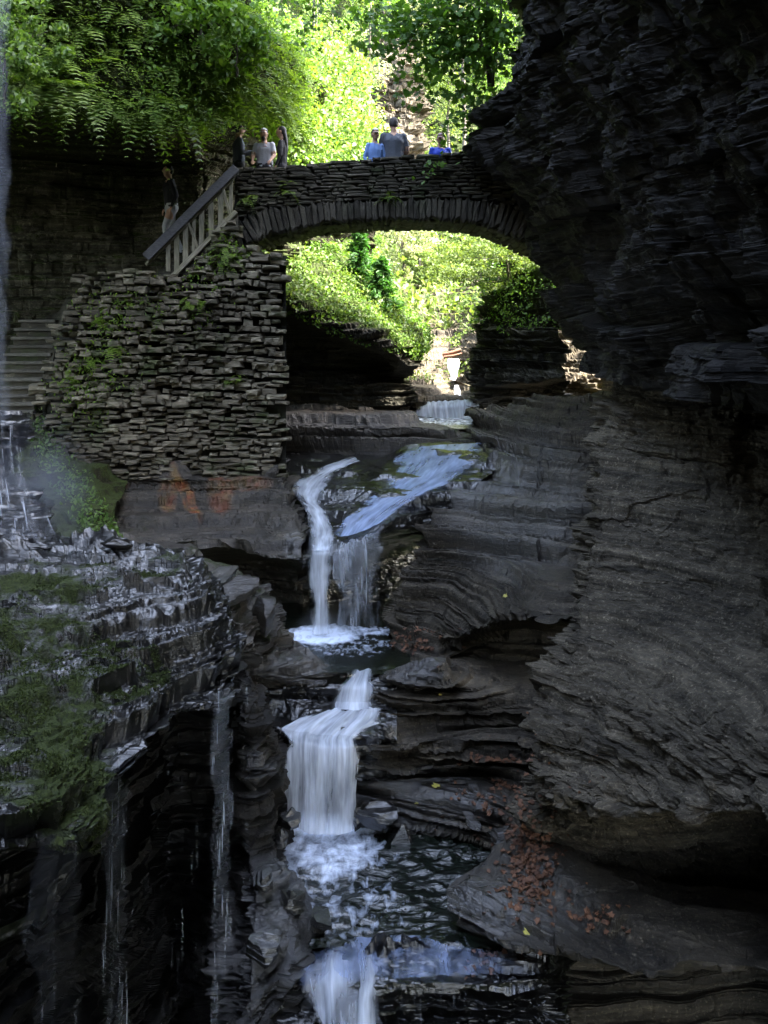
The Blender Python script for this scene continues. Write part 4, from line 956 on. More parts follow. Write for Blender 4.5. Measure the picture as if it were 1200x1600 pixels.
slab('far_parapet', M_mortar, bridge, lambda x: il(topl, x) + 9, lambda x: il(extr, x) - 1, YD - .40, YD - .08, xs)
slab('deck', M_step, bridge, lambda x: DECK(x), lambda x: il(extr, x) + 4 if il(extr, x) + 4 > DECK(x) + 3 else DECK(x) + 6, YB + .43, YD - .41, [x for x in xs if x > 372])
# soffit stones seen from below: lengthwise courses of the barrel
g = random.Random(5)
nv = 50
xv = [376 + (842 - 376) * i / nv for i in range(nv + 1)]
for i in range(nv):
    a, b = xv[i], xv[i + 1]; m = (a + b) / 2
    z0, z1 = il(intr, m), il(extr, m)
    h = (z0 - z1) / F * YB * g.uniform(.93, 1.05); wd = (b - a) / F * YB * g.uniform(.86, .97)
    sl_ = (il(intr, b) - il(intr, a)) / (b - a)
    place('voussoir', g.choice(SV), bridge, (bx(m), YB + .14 - g.uniform(0, .035), bz((z0 + z1) / 2)), (wd, .30, h), (0, math.atan(sl_) * .9 + g.uniform(-.02, .02), 0))
    yy = YB + .32
    k = 0
    while yy < YD - .2:
        dd = g.uniform(.35, .7)
        if i % 1 == 0 and k < 3: pass
        yy += dd; k += 1
bar = []
for i in range(nv):
    a, b = xv[i], xv[i + 1]; m = (a + b) / 2
    sl_ = (il(intr, b) - il(intr, a)) / (b - a)
    yy = YB + .30
    while yy < YD - .15:
        dd = g.uniform(.35, .75); dd = min(dd, YD - yy)
        bar.append((g.choice(SV), (bx(m), yy + dd / 2, bz(il(intr, m)) + .06 + g.uniform(-.01, .012)), ((b - a) / F * YB * .93, dd * .95, .16), (0, math.atan(sl_) * .9, 0)))
        yy += dd
merged('soffit_stone', bar, M_vst, bridge)
# parapet courses
items = []
nc = 12
for c in range(nc):
    x = 360 + g.uniform(0, 14)
    while x < 846:
        wd = g.choice([11, 15, 19, 24, 30, 38, 46]) * g.uniform(.85, 1.15) * (1.15 if c == 0 else .85)
        m = min(x + wd / 2, 846)
        t, bt = il(topl, m), il(extr, m)
        hc = (bt - t) / nc
        top = t + hc * c; hh = hc * g.uniform(.82, .98)
        if c == 0: top -= g.uniform(0, 2.2); hh = hc + .5
        items.append((wd * hh, x, m, top, wd, hh, c))
        x += wd
items.sort(key=lambda i: -i[0])
rest = []
for k, (a, x, m, top, wd, hh, c) in enumerate(items):
    loc = (bx(m), YB + .15 - abs(g.gauss(0, .028)), bz(top + hh / 2)); dm = (wd / F * YB * .965, .30, hh / F * YB * .97)
    rot = (0, g.uniform(-.025, .035) - .015, g.uniform(-.03, .03))
    me = g.choice(SB)
    if k < 250: place('stone', me, bridge, loc, dm, rot)
    else: rest.append((me, loc, dm, rot))
if rest: merged('small_stone', rest, M_bst, bridge)
bk = []
x = 366
while x < 846:
    wd = g.uniform(20, 44); bk.append((g.choice(SB), (bx(x + wd / 2), YD - .22, bz(il(topl, x) + 5)), (wd / F * YB * .95, .4, .13), (0, 0, 0))); x += wd
merged('coping', bk, M_bst, bridge)

# ---- retaining wall that carries the stairs
WT = [(46, 640), (60, 600), (84, 560), (82, 520), (92, 500), (108, 470), (128, 432), (165, 426), (240, 426), (280, 436), (330, 385), (364, 348), (372, 386), (442, 392)]
def wall_pt(px, py):
    d = 17.75 + (px - 40) / 400 * .45 + .12 * math.sin(px * .022) + .10 * math.sin(py * .017 + px * .01) + (py - 430) / 320 * -.35 + (1.1 * max(0, (110 - px) / 70) ** 1.5)
    return P(px, py, d)
rwall = thing('retaining_wall', wall_pt(250, 745), 'tall rough dry stone wall under the stairs, left of the falls', 'stone wall')
ux = np.linspace(20, 446, 72); vy = np.linspace(0, 1, 50)
V = []
for v in vy:
    for x in ux:
        t = il(WT, x) + 7; b = 756 if x > 130 else np.interp(x, [20, 60, 130], [700, 700, 756])
        q = wall_pt(x, t + (b - t) * v); V.append((q[0] - rwall.location.x, q[1] + .13 - rwall.location.y + .04 * vn(np.array(x * .09), np.array(v * 9.), np.array(0.), 3), q[2] - rwall.location.z))
nU = len(ux)
for v in vy:                      # return face behind the right end, and the top
    pass
V = np.array(V)
Fm = list(map(tuple, grid_faces(len(vy), nU)))
me = bpy.data.meshes.new('core')
Vl = [tuple(v) for v in V]; n0 = len(Vl)
for i in range(len(vy)): q = Vl[i * nU + nU - 1]; Vl.append((q[0] - .35, q[1] + 2.6, q[2]))
for i in range(len(vy) - 1): Fm.append((i * nU + nU - 1, (i + 1) * nU + nU - 1, n0 + i + 1, n0 + i))
n1 = len(Vl)
for j in range(nU): q = Vl[j]; Vl.append((q[0] + .05, q[1] + .55, q[2] - .02))
for j in range(nU - 1): Fm.append((j, j + 1, n1 + j + 1, n1 + j))
me.from_pydata(Vl, [], Fm); me.materials.append(M_mortar); me.update(); link('core', me, rwall)
items = []; py = 345.0
while py < 752:
    hh = g.uniform(5.2, 11.5) * (1 if py < 640 else .88)
    x = 40 + g.uniform(-8, 8)
    while x < 442:
        wd = g.choice([9, 12, 15, 18, 22, 28]) * g.uniform(.85, 1.2)
        m = x + wd / 2; yy = py + 5 * math.sin(m * .016 + py * .011) + 1.8 * math.sin(m * .07 + py * .05) + g.uniform(-1.3, 1.3)
        if yy > il(WT, m) - 2 and (m > 130 or yy < np.interp(m, [40, 130], [690, 752])) and m < 441 and yy < 752:
            if True:
                rough = 1.0 if yy < 640 else .6
                items.append((wd * hh, m, yy, wd, hh * g.uniform(.62, 1.12), rough))
        x += wd
    py += hh * .98
items.sort(key=lambda i: -i[0]); rest = []
for k, (a, m, yy, wd, hh, rough) in enumerate(items):
    q = wall_pt(m, yy); s = q[1] / F
    out = abs(g.gauss(0, .09)) * rough + .12 * max(0, vn(np.array(m * .03), np.array(yy * .05), np.array(1.), 8)) * rough
    if g.random() < .04: continue
    dm = (wd * s * .97, .34 * g.uniform(.8, 1.1), hh * s * .86); rot = (g.uniform(-.08, .08), g.uniform(-.09, .09), g.uniform(-.2, .2))
    loc = (q[0], q[1] + .07 - out, q[2])
    if k < 300: place('stone', g.choice(SW), rwall, loc, dm, rot)
    else: rest.append((g.choice(SW), loc, dm, rot))
merged('small_stone', rest, M_wst, rwall)

# ---- lower flight of steps and the walkway behind the wall
def box_mesh(name, dx, dy, dz, mat, j=.01, seed=0, bev=.012):
    bm = bmesh.new(); bmesh.ops.create_cube(bm, size=1)
    gg = random.Random(seed)
    for v in bm.verts: v.co = Vector((v.co.x * dx + gg.uniform(-j, j), v.co.y * dy + gg.uniform(-j, j), v.co.z * dz + gg.uniform(-j, j)))
    bmesh.ops.bevel(bm, geom=bm.edges[:], offset=bev, segments=1, affect='EDGES')
    me = bpy.data.meshes.new(name); bm.to_mesh(me); bm.free(); me.materials.append(mat)
    return me
st = thing('stone_stairs', P(30, 640, 18.4), 'lower flight of grey stone steps climbing behind the end of the rough wall', 'stairs')
for k in range(12):
    f = k / 11
    px_r = [40, 44, 48, 54, 60, 66, 74, 80, 84, 86, 88, 92][k]; d = 17.9 + 1.9 * f; py = 646 - 143 * f
    c = P(px_r - 36, py, d)
    place('step', box_mesh('step', 1.25 - .5 * f, .80, .06, M_step, seed=k, j=.012), st, (c[0] - .1 + .1 * f, c[1] + .35, c[2] + .01), (1, 1, 1), (0, 0, .10))
    place('riser', box_mesh('riser', 1.21 - .5 * f, .70, .16, M_bst, seed=k + 60, j=.01), st, (c[0] - .1 + .1 * f, c[1] + .38, c[2] - .10), (1, 1, 1), (0, 0, .10))  # darker stone than the tread, puts shade of the step fronts into colour
# ground under the steps and the level walk
A, _, _ = grid([[(-300, 470, 22), (60, 470, 22), (110, 462, 21), (240, 432, 21), (330, 400, 21), (372, 330, 21)],
                [(-300, 500, 20.4), (60, 505, 20.3), (110, 470, 20), (240, 436, 19.8), (330, 372, 19.8), (372, 336, 19.8)],
                [(-300, 660, 18.2), (40, 660, 18.1), (100, 500, 18.9), (230, 434, 18.6), (320, 380, 18.6), (372, 340, 18.6)],
                [(-300, 720, 17.8), (40, 720, 17.8), (90, 560, 18.6), (220, 470, 18.4), (310, 440, 18.4), (372, 420, 18.4)]], 8)
A[..., 2] += .04 * vn(A[..., 0] * 4, A[..., 1] * 4, A[..., 2] * 4, 3)
me = mesh_np('path', A.reshape(-1, 3), grid_faces(*A.shape[:2]), M_mossrock); col_attr(me, 'mask', np.tile([.15, 0, 0, 1.], (A.shape[0] * A.shape[1], 1)))
link('path', me, kind='structure')
up = thing('stone_stairs', P(300, 400, 19.2), 'upper flight of pale steps behind the wooden railing, leading onto the bridge', 'stairs')
for k in range(9):
    f = k / 8; c = P(262 + 98 * f, 428 - 84 * f, 18.75 + .2 * f)
    place('step', box_mesh('step', .34, 1.3, .18, M_step, seed=40 + k), up, (c[0], c[1] + .62, c[2] - .06), (1, 1, 1))

# ---- timber railing of the upper flight
t = NT('weathered timber')
pz = t.pos((3, 3, 3)); n = t.noise(t.n('VectorMath', {0: t.n('TexCoord').outputs['Object'], 1: (30, 30, 3)}, operation='MULTIPLY').outputs[0], 1.5, 5, .6)
c = t.mix(t.ramp(n, .3, .7), (.10, .092, .068), (.30, .27, .19)); c = t.mix(t.math('MULTIPLY', t.ramp(t.noise(t.pos(), 3.5, 5), .45, .7), .6), c, (.10, .10, .035))
M_wood = t.done(t.n('BsdfPrincipled', {'Base Color': c, 'Roughness': .85, 'Normal': t.bump(n, .6, .01)}))
t = NT('dark painted handrail'); n = t.noise(t.pos((2, 2, 8)), 8, 5)
M_rail = t.done(t.n('BsdfPrincipled', {'Base Color': t.mix(t.ramp(n, .35, .65), (.022, .021, .022), (.06, .058, .055)), 'Roughness': .6, 'Normal': t.bump(n, .4, .01)}))
def beam(name, a, b, w_, h_, mat, root, seed=0, up_=Vector((0, 0, 1))):
    a = Vector(a); b = Vector(b); z = (b - a); L = z.length; z.normalize()
    x = up_.cross(z); x = x.normalized() if x.length > .05 else Vector((1, 0, 0)); y = z.cross(x)
    me = box_mesh(name, w_, h_, L, mat, j=.004, seed=seed, bev=.008)
    o = link(name, me, root)
    M = Matrix((x, y, z)).transposed().to_4x4(); M.translation = (a + b) / 2 - root.location
    o.matrix_local = M
    return o
ra = thing('wooden_railing', P(270, 434, 18.2), 'sloping timber railing with plank balusters beside the upper stairs', 'railing')
dR = lambda px: 18.15 + (px - 230) / 135 * .5
def RP(px, py, o=0): return P(px, py, dR(px) + o)
topc = lambda px: 401 + (266 - 401) * (px - 230) / 136.0        # centre line of the handrail
botc = lambda px: 431 + (335 - 431) * (px - 271) / 94.0
beam('handrail', RP(228, topc(228)), RP(369, topc(369)), .17, .13, M_rail, ra, 1, Vector((0, 1, 0)))
beam('side_rail', RP(228, topc(228) + 11, .03), RP(367, topc(367) + 11, .03), .05, .12, M_wood, ra, 2, Vector((0, 1, 0)))
beam('bottom_rail', RP(269, botc(269)), RP(369, botc(369)), .09, .10, M_wood, ra, 3, Vector((0, 1, 0)))
for i, (px, w_) in enumerate(((263, .08), (276, .10), (290, .10), (303, .07), (315, .10), (330, .10), (345, .10), (361, .07))):
    y0 = topc(px) + 9; y1 = max(botc(px) + 0, 0) if px > 270 else topc(px) + 56
    beam('baluster', RP(px, y0, .05), RP(px, y1, .05), w_, .05, M_wood, ra, 10 + i, Vector((0, 1, 0)))
beam('brace', RP(294, topc(294) + 10, .0), RP(310, botc(310) - 2, .0), .05, .05, M_wood, ra, 30, Vector((0, 1, 0)))
beam('brace', RP(348, topc(348) + 9, .0), RP(360, botc(360) - 3, .0), .05, .05, M_wood, ra, 31, Vector((0, 1, 0)))
# ---------------------------------------------------------------- people
def plain(name, col, rough=.8, bump=0, spec=.3):
    t = NT(name)
    n = t.noise(t.n('TexCoord').outputs['Object'], 14, 5, .6)
    c = t.mix(t.ramp(n, .3, .7), tuple(v * .82 for v in col), col)
    ins = {'Base Color': c, 'Roughness': rough}
    if bump: ins['Normal'] = t.bump(t.noise(t.n('TexCoord').outputs['Object'], 9, 4, .6), bump, .03)
    b = t.n('BsdfPrincipled', ins); t.set(b, 'Specular IOR Level', spec)
    return t.done(b)
SK = plain('skin', (.42, .25, .17), .55)
def hull(bm, pts):
    vs = [bm.verts.new(p) for p in pts]
    r = bmesh.ops.convex_hull(bm, input=vs)
    bmesh.ops.delete(bm, geom=list({e for e in r['geom_interior'] + r['geom_unused'] if isinstance(e, bmesh.types.BMVert)}), context='VERTS')
_SPH = []
for i in range(7):
    a = math.pi * (i + .5) / 7
    for j in range(10):
        b = 2 * math.pi * (j + .5 * (i % 2)) / 10; _SPH.append((math.sin(a) * math.cos(b), math.sin(a) * math.sin(b), math.cos(a)))
_SPH += [(0, 0, 1), (0, 0, -1)]
def ell(c, r):
    if not isinstance(r, (tuple, list)): r = (r, r, r)
    return [(c[0] + x * r[0], c[1] + y * r[1], c[2] + z * r[2]) for x, y, z in _SPH]
def person(loc, face, label, mats, arms, height=1.75, hands=None, legs=None, lean=0.0, hair='short', cap=None, beard=False, build=1.0, glasses=False, group=None, sleeves='short', turn=0.0):
    """face: heading in degrees, 0 looks away from the camera (+y), 180 towards it. arms: ((elbow),(hand)) x2 in body space, right = +x"""
    s = height / 1.70; k = build * 1.06
    prim = []                     # (material index, points)   0 skin 1 top 2 trousers 3 shoes
    H = Vector((0, lean, 0))
    hip = Vector((0, 0, .93)); ch = Vector((0, lean * .75, 1.30)); sh = Vector((0, lean, 1.44)); nk = Vector((0, lean * 1.05, 1.52)); hd = Vector((0, lean * 1.05 + .02, 1.635))
    prim.append((1, ell(hip + Vector((0, 0, .06)), (.165 * k, .115 * k, .10)) + ell((0, lean * .4, 1.12), (.155 * k, .11 * k, .10))))
    prim.append((1, ell((0, lean * .4, 1.12), (.155 * k, .11 * k, .10)) + ell(ch, (.175 * k, .12 * k, .12)) + ell(sh + Vector((0, 0, -.03)), (.15 * k, .085, .06))))
    prim.append((0, ell(sh, (.065, .06, .03)) + ell(nk + Vector((0, 0, .03)), (.055, .058, .04))))
    prim.append((0, ell(hd, (.083, .100, .112)) + ell(hd + Vector((0, .02, -.085)), (.052, .064, .038))))
    prim.append((0, ell(hd + Vector((0, .104, -.012)), (.012, .022, .02)) + ell(hd + Vector((0, .097, .025)), (.008, .01, .01))))
    for e in (-1, 1): prim.append((0, ell(hd + Vector((e * .086, -.005, -.005)), (.010, .018, .028))))
    prim.append((2, ell(hip, (.165 * k, .115 * k, .11))))
    L = legs or (((-.10, .01, .50), (-.11, -.02, .09)), ((.10, .01, .50), (.11, -.02, .09)))
    for e, (kn, an) in zip((-1, 1), L):
        hp = (e * .09, 0, .90)
        prim.append((2, ell(hp, (.092 * k, .10 * k, .09)) + ell(kn, (.062, .066, .06))))
        prim.append((2, ell(kn, (.062, .066, .06)) + ell(an, (.05, .055, .04))))
        prim.append((3, ell((an[0], an[1] - .03, an[2] - .04), (.045, .05, .045)) + ell((an[0] + e * .01, an[1] + .13, an[2] - .055), (.045, .06, .032))))
    for e, (el, ha) in zip((-1, 1), arms):
        so_ = Vector((e * .150 * k, lean, 1.40)); el = Vector(el); ha = Vector(ha)
        mid = so_ + (el - so_) * .8
        lng = sleeves == 'long'
        prim.append((1, ell(so_, .055 * k) + ell(mid, .050 * k)))
        prim.append((1 if lng else 0, ell(mid, .045 * k) + ell(el, .042 * k)))
        prim.append((1 if lng else 0, ell(el, .042 * k) + ell(ha, .028)))
        d = (ha - el).normalized(); sd = d.cross(Vector((0, 0, 1))); sd = sd.normalized() if sd.length > .1 else Vector((1, 0, 0)); up_ = sd.cross(d)
        pc = ha + d * .05
        prim.append((0, ell(ha + d * .01, .024) + ell(pc + sd * .022, .016) + ell(pc - sd * .022, .016)))
        for q, (o_, ln) in enumerate(((-.03, .065), (-.010, .078), (.010, .074), (.03, .056))):
            a = pc + sd * o_ + d * .01; b = a + d * ln * .55 + up_ * -.006; c = a + d * ln * .9 - up_ * .028
            prim.append((0, ell(a, .0105) + ell(b, .010))); prim.append((0, ell(b, .010) + ell(c, .0085)))
        a = ha + d * .02 + sd * .028 * -e; prim.append((0, ell(a, .012) + ell(a + d * .045 - sd * .03 * e, .010)))
    bm = bmesh.new()
    for m, pts in prim: hull(bm, pts)
    me0 = bpy.data.meshes.new('tmp'); bm.to_mesh(me0); bm.free()
    ob = bpy.data.objects.new('tmp', me0); COL.objects.link(ob)
    r = ob.modifiers.new('r', 'REMESH'); r.mode = 'VOXEL'; r.voxel_size = .0125
    sm = ob.modifiers.new('s', 'SMOOTH'); sm.iterations = 2; sm.factor = .5
    dg = bpy.context.evaluated_depsgraph_get()
    me = bpy.data.meshes.new_from_object(ob.evaluated_get(dg)); bpy.data.objects.remove(ob); me.name = 'body'
    n = len(me.vertices); V = np.empty(n * 3, np.float32); me.vertices.foreach_get('co', V); V = V.reshape(-1, 3)
    # cloth folds
    cl = np.zeros(n)
    fc = np.empty(len(me.polygons) * 3, np.float32); me.polygons.foreach_get('center', fc); fc = fc.reshape(-1, 3)
    best = np.full(len(fc), 9.0); lab = np.zeros(len(fc), int)
    for m, pts in prim:
        P_ = np.array(pts); c = P_.mean(0)
        dd = np.full(len(fc), 9.0)
        near = np.where(np.abs(fc - c).sum(1) < .9)[0]
        if len(near):
            dd[near] = np.sqrt(((fc[near, None, :] - P_[None, ::2]) ** 2).sum(-1)).min(1)
        w_ = dd < best; best[w_] = dd[w_]; lab[w_] = m
    lab[(lab == 2) & (fc[:, 2] > .99)] = 1; lab[(lab == 1) & (fc[:, 2] < .89) & (np.abs(fc[:, 0]) < .16)] = 2
    me.materials.clear()
    for m in mats: me.materials.append(m)
    me.polygons.foreach_set('material_index', lab.astype(np.int32))
    me.polygons.foreach_set('use_smooth', np.ones(len(lab), bool))
    root = thing('person', loc, label, 'person', group); root.rotation_euler = (0, 0, math.radians(face)); root.scale = (s, s, s)
    link('body', me, root)
    Hc = hd
    def part(name, fn, mat, sub=1):
        b = bmesh.new(); fn(b)
        m_ = bpy.data.meshes.new(name); b.to_mesh(m_); b.free(); m_.materials.append(mat)
        for p_ in m_.polygons: p_.use_smooth = True
        o = link(name, m_, root)
        if sub:
            q = o.modifiers.new('s', 'SUBSURF'); q.levels = q.render_levels = sub
        return o
    HM = mats[4]
    def shell(b, scale, cut, back=0.0):
        bmesh.ops.create_uvsphere(b, u_segments=16, v_segments=10, radius=1)
        for v in b.verts: v.co = Vector((v.co.x * scale[0], v.co.y * scale[1], v.co.z * scale[2])) + Hc + Vector((0, back, .012))
        kill = [v for v in b.verts if cut(v.co - Hc)]
        bmesh.ops.delete(b, geom=kill, context='VERTS')
    part('hair', lambda b: hull(b, ell(Hc + Vector((0, -.020, .024)), (.092, .098, .106)) + ell(Hc + Vector((0, -.035, -.035)), (.078, .07, .04))), HM)
    if hair == 'long':
        def lh(b): hull(b, ell(Hc + Vector((0, -.06, .02)), (.075, .05, .07)) + ell(Hc + Vector((0, -.11, -.22)), (.07, .035, .05)) + ell(Hc + Vector((.01, -.12, -.40)), (.035, .02, .04)))
        part('long_hair', lh, HM)
    if beard:
        part('beard', lambda b: hull(b, ell(Hc + Vector((0, .072, -.092)), (.052, .038, .032)) + ell(Hc + Vector((0, .07, -.135)), (.03, .025, .03))), HM)
    if cap:
        def cp(b): hull(b, [q for q in ell(Hc + Vector((0, .0, .03)), (.104, .120, .112)) if q[2] > Hc.z + .03])
        o = part('cap', cp, cap)
        def brim(b):
            hull(b, [(Hc.x + .085 * math.cos(a), Hc.y + .075 + .10 * math.sin(a), Hc.z + z - .025 * math.sin(a)) for a in [math.pi * i / 8 for i in range(9)] for z in (.038, .048)])
        q = part('brim', brim, cap, 0)
    if glasses:
        def gl(b):
            for e in (-1, 1):
                hull(b, ell(Hc + Vector((e * .035, .103, .012)), (.024, .004, .018)))
                hull(b, ell(Hc + Vector((e * .07, .08, .016)), .004) + ell(Hc + Vector((e * .082, .0, .014)), .004))
        part('glasses', gl, plain('dark lens', (.01, .01, .012), .2), 0)
    # eyes, brows and mouth
    def eyes(b):
        for e in (-1, 1): hull(b, ell(Hc + Vector((e * .033, .095, .012)), (.012, .006, .007)))
    if not glasses: part('eyes', eyes, plain('dark eye', (.02, .015, .012), .3), 0)
    part('mouth', lambda b: hull(b, ell(Hc + Vector((0, .092, -.06)), (.022, .008, .006))), plain('lips', (.30, .11, .09), .5), 0)
    return root
G_ = plain('charcoal knit', (.035, .037, .043)); BLK = plain('black jacket', (.008, .008, .010), .8, .5); DK = plain('dark trousers', (.02, .02, .024), .85, .5)
TEE = plain('light grey tee', (.40, .40, .43), .9, .6); SLATE = plain('slate grey tee', (.085, .095, .115), .9, .6); SHOE = plain('dark shoe', (.02, .018, .016))
LBL = plain('pale blue jacket', (.16, .27, .55), .7, .7); BLU = plain('royal blue jacket', (.015, .05, .42), .6, .7); HBK = plain('black hair', (.010, .008, .007), .5, .6); HBR = plain('brown hair', (.05, .028, .014), .5, .6)
HGR = plain('grey brown hair', (.05, .045, .042), .7, .5); CAPW = plain('pale cap', (.55, .53, .52), .8); TRW = plain('light grey trousers', (.36, .37, .38), .85, .6); GSH = plain('grey long sleeved shirt', (.075, .085, .105), .9, .6)
DZ = 2.55
def at(px, d): return ((px - 600) / F * d, d, DZ)
dn = ((-.225, -.02, 1.13), (-.23, .08, .90)); dnr = ((.225, -.02, 1.13), (.23, .08, .90))
p1 = person(at(373, 20.0), -72, 'dark haired man in a grey shirt and glasses gesturing at the left bridge end', [SK, GSH, DK, SHOE, HBK],
    (((-.25, .05, 1.15), (-.20, .30, 1.22)), ((.25, .02, 1.13), (.14, .30, 1.20))), 1.74, sleeves='long', glasses=True, build=1.04)
p2 = person(at(414, 19.75), 172, 'bearded man in a pale cap and light grey printed tee leaning on the parapet', [SK, TEE, DK, SHOE, HBK],
    (((-.24, .10, 1.17), (-.20, .28, 1.02)), ((.24, .10, 1.17), (.20, .28, 1.02))), 1.58, cap=CAPW, beard=True, lean=.06, build=1.12)
p3 = person(at(441, 20.05), 82, 'woman in black with long dark hair, at the left part of the bridge', [SK, BLK, DK, SHOE, HBK],
    (dn, dnr), 1.71, hair='long', sleeves='long', build=.86)
p4 = person(at(586, 19.95), 200, 'smiling person in a pale cap and pale blue jacket beside the man in slate grey', [SK, LBL, DK, SHOE, HBR],
    (dn, dnr), 1.63, cap=CAPW, sleeves='long', build=.95)
p5 = person(at(615, 20.1), 8, 'man in a slate grey tee seen from behind, standing tallest mid bridge', [SK, SLATE, DK, SHOE, HGR],
    (((-.255, .02, 1.14), (-.24, .14, .92)), ((.255, .02, 1.14), (.22, .16, .96))), 1.90, build=1.18)
p6 = person(at(688, 20.4), 185, 'person in a bright blue jacket partly hidden by leaves at the right of the bridge', [SK, BLU, DK, SHOE, HGR],
    (dn, dnr), 1.62, sleeves='long', build=1.15, cap=plain('dusty cap', (.30, .22, .24)))
c = P(268, 397, 19.2)
p7 = person((c[0], c[1], c[2]), 120, 'person in a black jacket and light trousers walking down the stairs behind the railing', [SK, BLK, TRW, SHOE, HBK],
    (dn, dnr), 1.72, sleeves='long', build=1.1, legs=(((-.10, .16, .52), (-.10, .10, .12)), ((.10, -.04, .50), (.11, -.24, .10))), lean=.05)
# print on the pale tee and badge on the black jacket
def patch(root, name, pts, mat):
    me = bpy.data.meshes.new(name); me.from_pydata(pts, [], [tuple(range(len(pts)))]); me.materials.append(mat); return link(name, me, root)
RED = plain('red print', (.35, .04, .04)); BLP = plain('blue print', (.04, .10, .30)); WHT = plain('white print', (.7, .7, .7))
for i, (x0, x1, z, mm) in enumerate(((-.10, .09, 1.325, RED), (-.08, .11, 1.30, BLP), (-.11, .04, 1.275, RED), (-.02, .10, 1.26, BLP))):
    bmesh_pts = []
    for xx, zz in ((x0, z), (x1, z + .02), (x1 - .03, z + .038), (x0 + .02, z + .018)): bmesh_pts.append((-xx, .06 * .75 + .1395 - abs(xx) * .22, zz))
    patch(p2, 'shirt_print', bmesh_pts, mm)
patch(p3, 'badge', [(.165, .02, 1.33), (.165, -.02, 1.33), (.172, -.02, 1.36), (.172, .02, 1.36)], WHT)
# ---------------------------------------------------------------- foliage
def leaf_mat(name, a, b, tr=(.25, .5, .05), k=.45, gloss=.5):
    t = NT(name)
    g = t.n('NewGeometry'); oi = t.n('ObjectInfo')
    n = t.noise(g.outputs['Position'], 2.2, 3, .6); r = g.outputs['Random Per Island']
    f = t.math('ADD', t.math('MULTIPLY', n, .7), t.math('MULTIPLY', r, .5))
    c = t.mix(t.ramp(f, .3, .85), a, b)
    ct = t.mix(1.0, c, tuple(v for v in tr), 'MULTIPLY')
    d = t.n('BsdfPrincipled', {'Base Color': c, 'Roughness': gloss}); t.set(d, 'Specular IOR Level', .35)
    x = t.n('BsdfTranslucent', {'Color': t.mix(1.0, c, tr, 'MULTIPLY')})
    return t.done(t.n('MixShader', {0: k, 1: d.outputs[0], 2: x.outputs[0]}))
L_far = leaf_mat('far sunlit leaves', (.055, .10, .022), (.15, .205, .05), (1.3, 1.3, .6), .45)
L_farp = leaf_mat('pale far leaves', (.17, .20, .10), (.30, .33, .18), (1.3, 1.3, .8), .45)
L_mid = leaf_mat('fresh green leaves', (.055, .12, .018), (.13, .22, .035), (1.3, 1.35, .5), .45)
L_map = leaf_mat('maple leaves', (.045, .11, .016), (.10, .19, .03), (1.35, 1.4, .5), .5)
L_fern = leaf_mat('fern fronds', (.06, .11, .018), (.16, .24, .04), (1.5, 1.6, .5), .45)
L_con = leaf_mat('dark conifer sprays', (.02, .065, .014), (.05, .13, .025), (1.3, 1.6, .5), .35)
L_bush = leaf_mat('near shrub leaves', (.05, .10, .022), (.12, .19, .045), (1.5, 1.6, .6), .45)
L_dead = leaf_mat('dead leaves', (.05, .022, .012), (.13, .06, .03), (1, .8, .5), .15, .7)
L_yel = leaf_mat('yellow leaf', (.30, .27, .04), (.42, .38, .10), (1, 1, .5), .2, .6)
t = NT('bark'); n = t.noise(t.pos((4, 4, 1)), 6, 5)
M_bark = t.done(t.n('BsdfPrincipled', {'Base Color': t.mix(t.ramp(n, .35, .65), (.035, .028, .020), (.12, .10, .075)), 'Roughness': .9, 'Normal': t.bump(n, .6, .02)}))

OV = np.array([(-.5, 0), (-.18, .23), (.2, .20), (.5, 0), (.2, -.20), (-.18, -.23)])
RH = np.array([(-.5, 0), (0, .28), (.5, 0), (0, -.28)])
MP = np.array([(-.42, 0), (-.40, .30), (-.12, .22), (-.02, .50), (.16, .26), (.50, 0), (.16, -.26), (-.02, -.50), (-.12, -.22), (-.40, -.30)])
def leaves(name, C, D, N, S, shape, mat, root=None, fold=.12, **props):
    """C centres, D direction of the midrib, N normals, S sizes"""
    C = np.asarray(C, float); D = np.asarray(D, float); N = np.asarray(N, float); S = np.asarray(S, float)
    D = D / np.linalg.norm(D, axis=1, keepdims=True)
    B = np.cross(N, D); B /= np.maximum(np.linalg.norm(B, axis=1, keepdims=True), 1e-6); N = np.cross(D, B)
    k = len(shape)
    u = shape[:, 0][None, :, None]; v = shape[:, 1][None, :, None]
    V = C[:, None] + S[:, None, None] * (u * D[:, None] + v * B[:, None] + (fold * np.abs(v) - fold * .8 * u * u) * N[:, None])
    n = len(C)
    if root is not None: V = V - np.array(root.location)
    F_ = np.arange(n * k).reshape(n, k)
    me = mesh_np(name, V.reshape(-1, 3), F_, mat, smooth=False)
    return link(name, me, root, **props)
def rnd(n, s=1.0): return NR.normal(0, s, (n, 3))
def unit(a): return a / np.maximum(np.linalg.norm(a, axis=-1, keepdims=True), 1e-9)

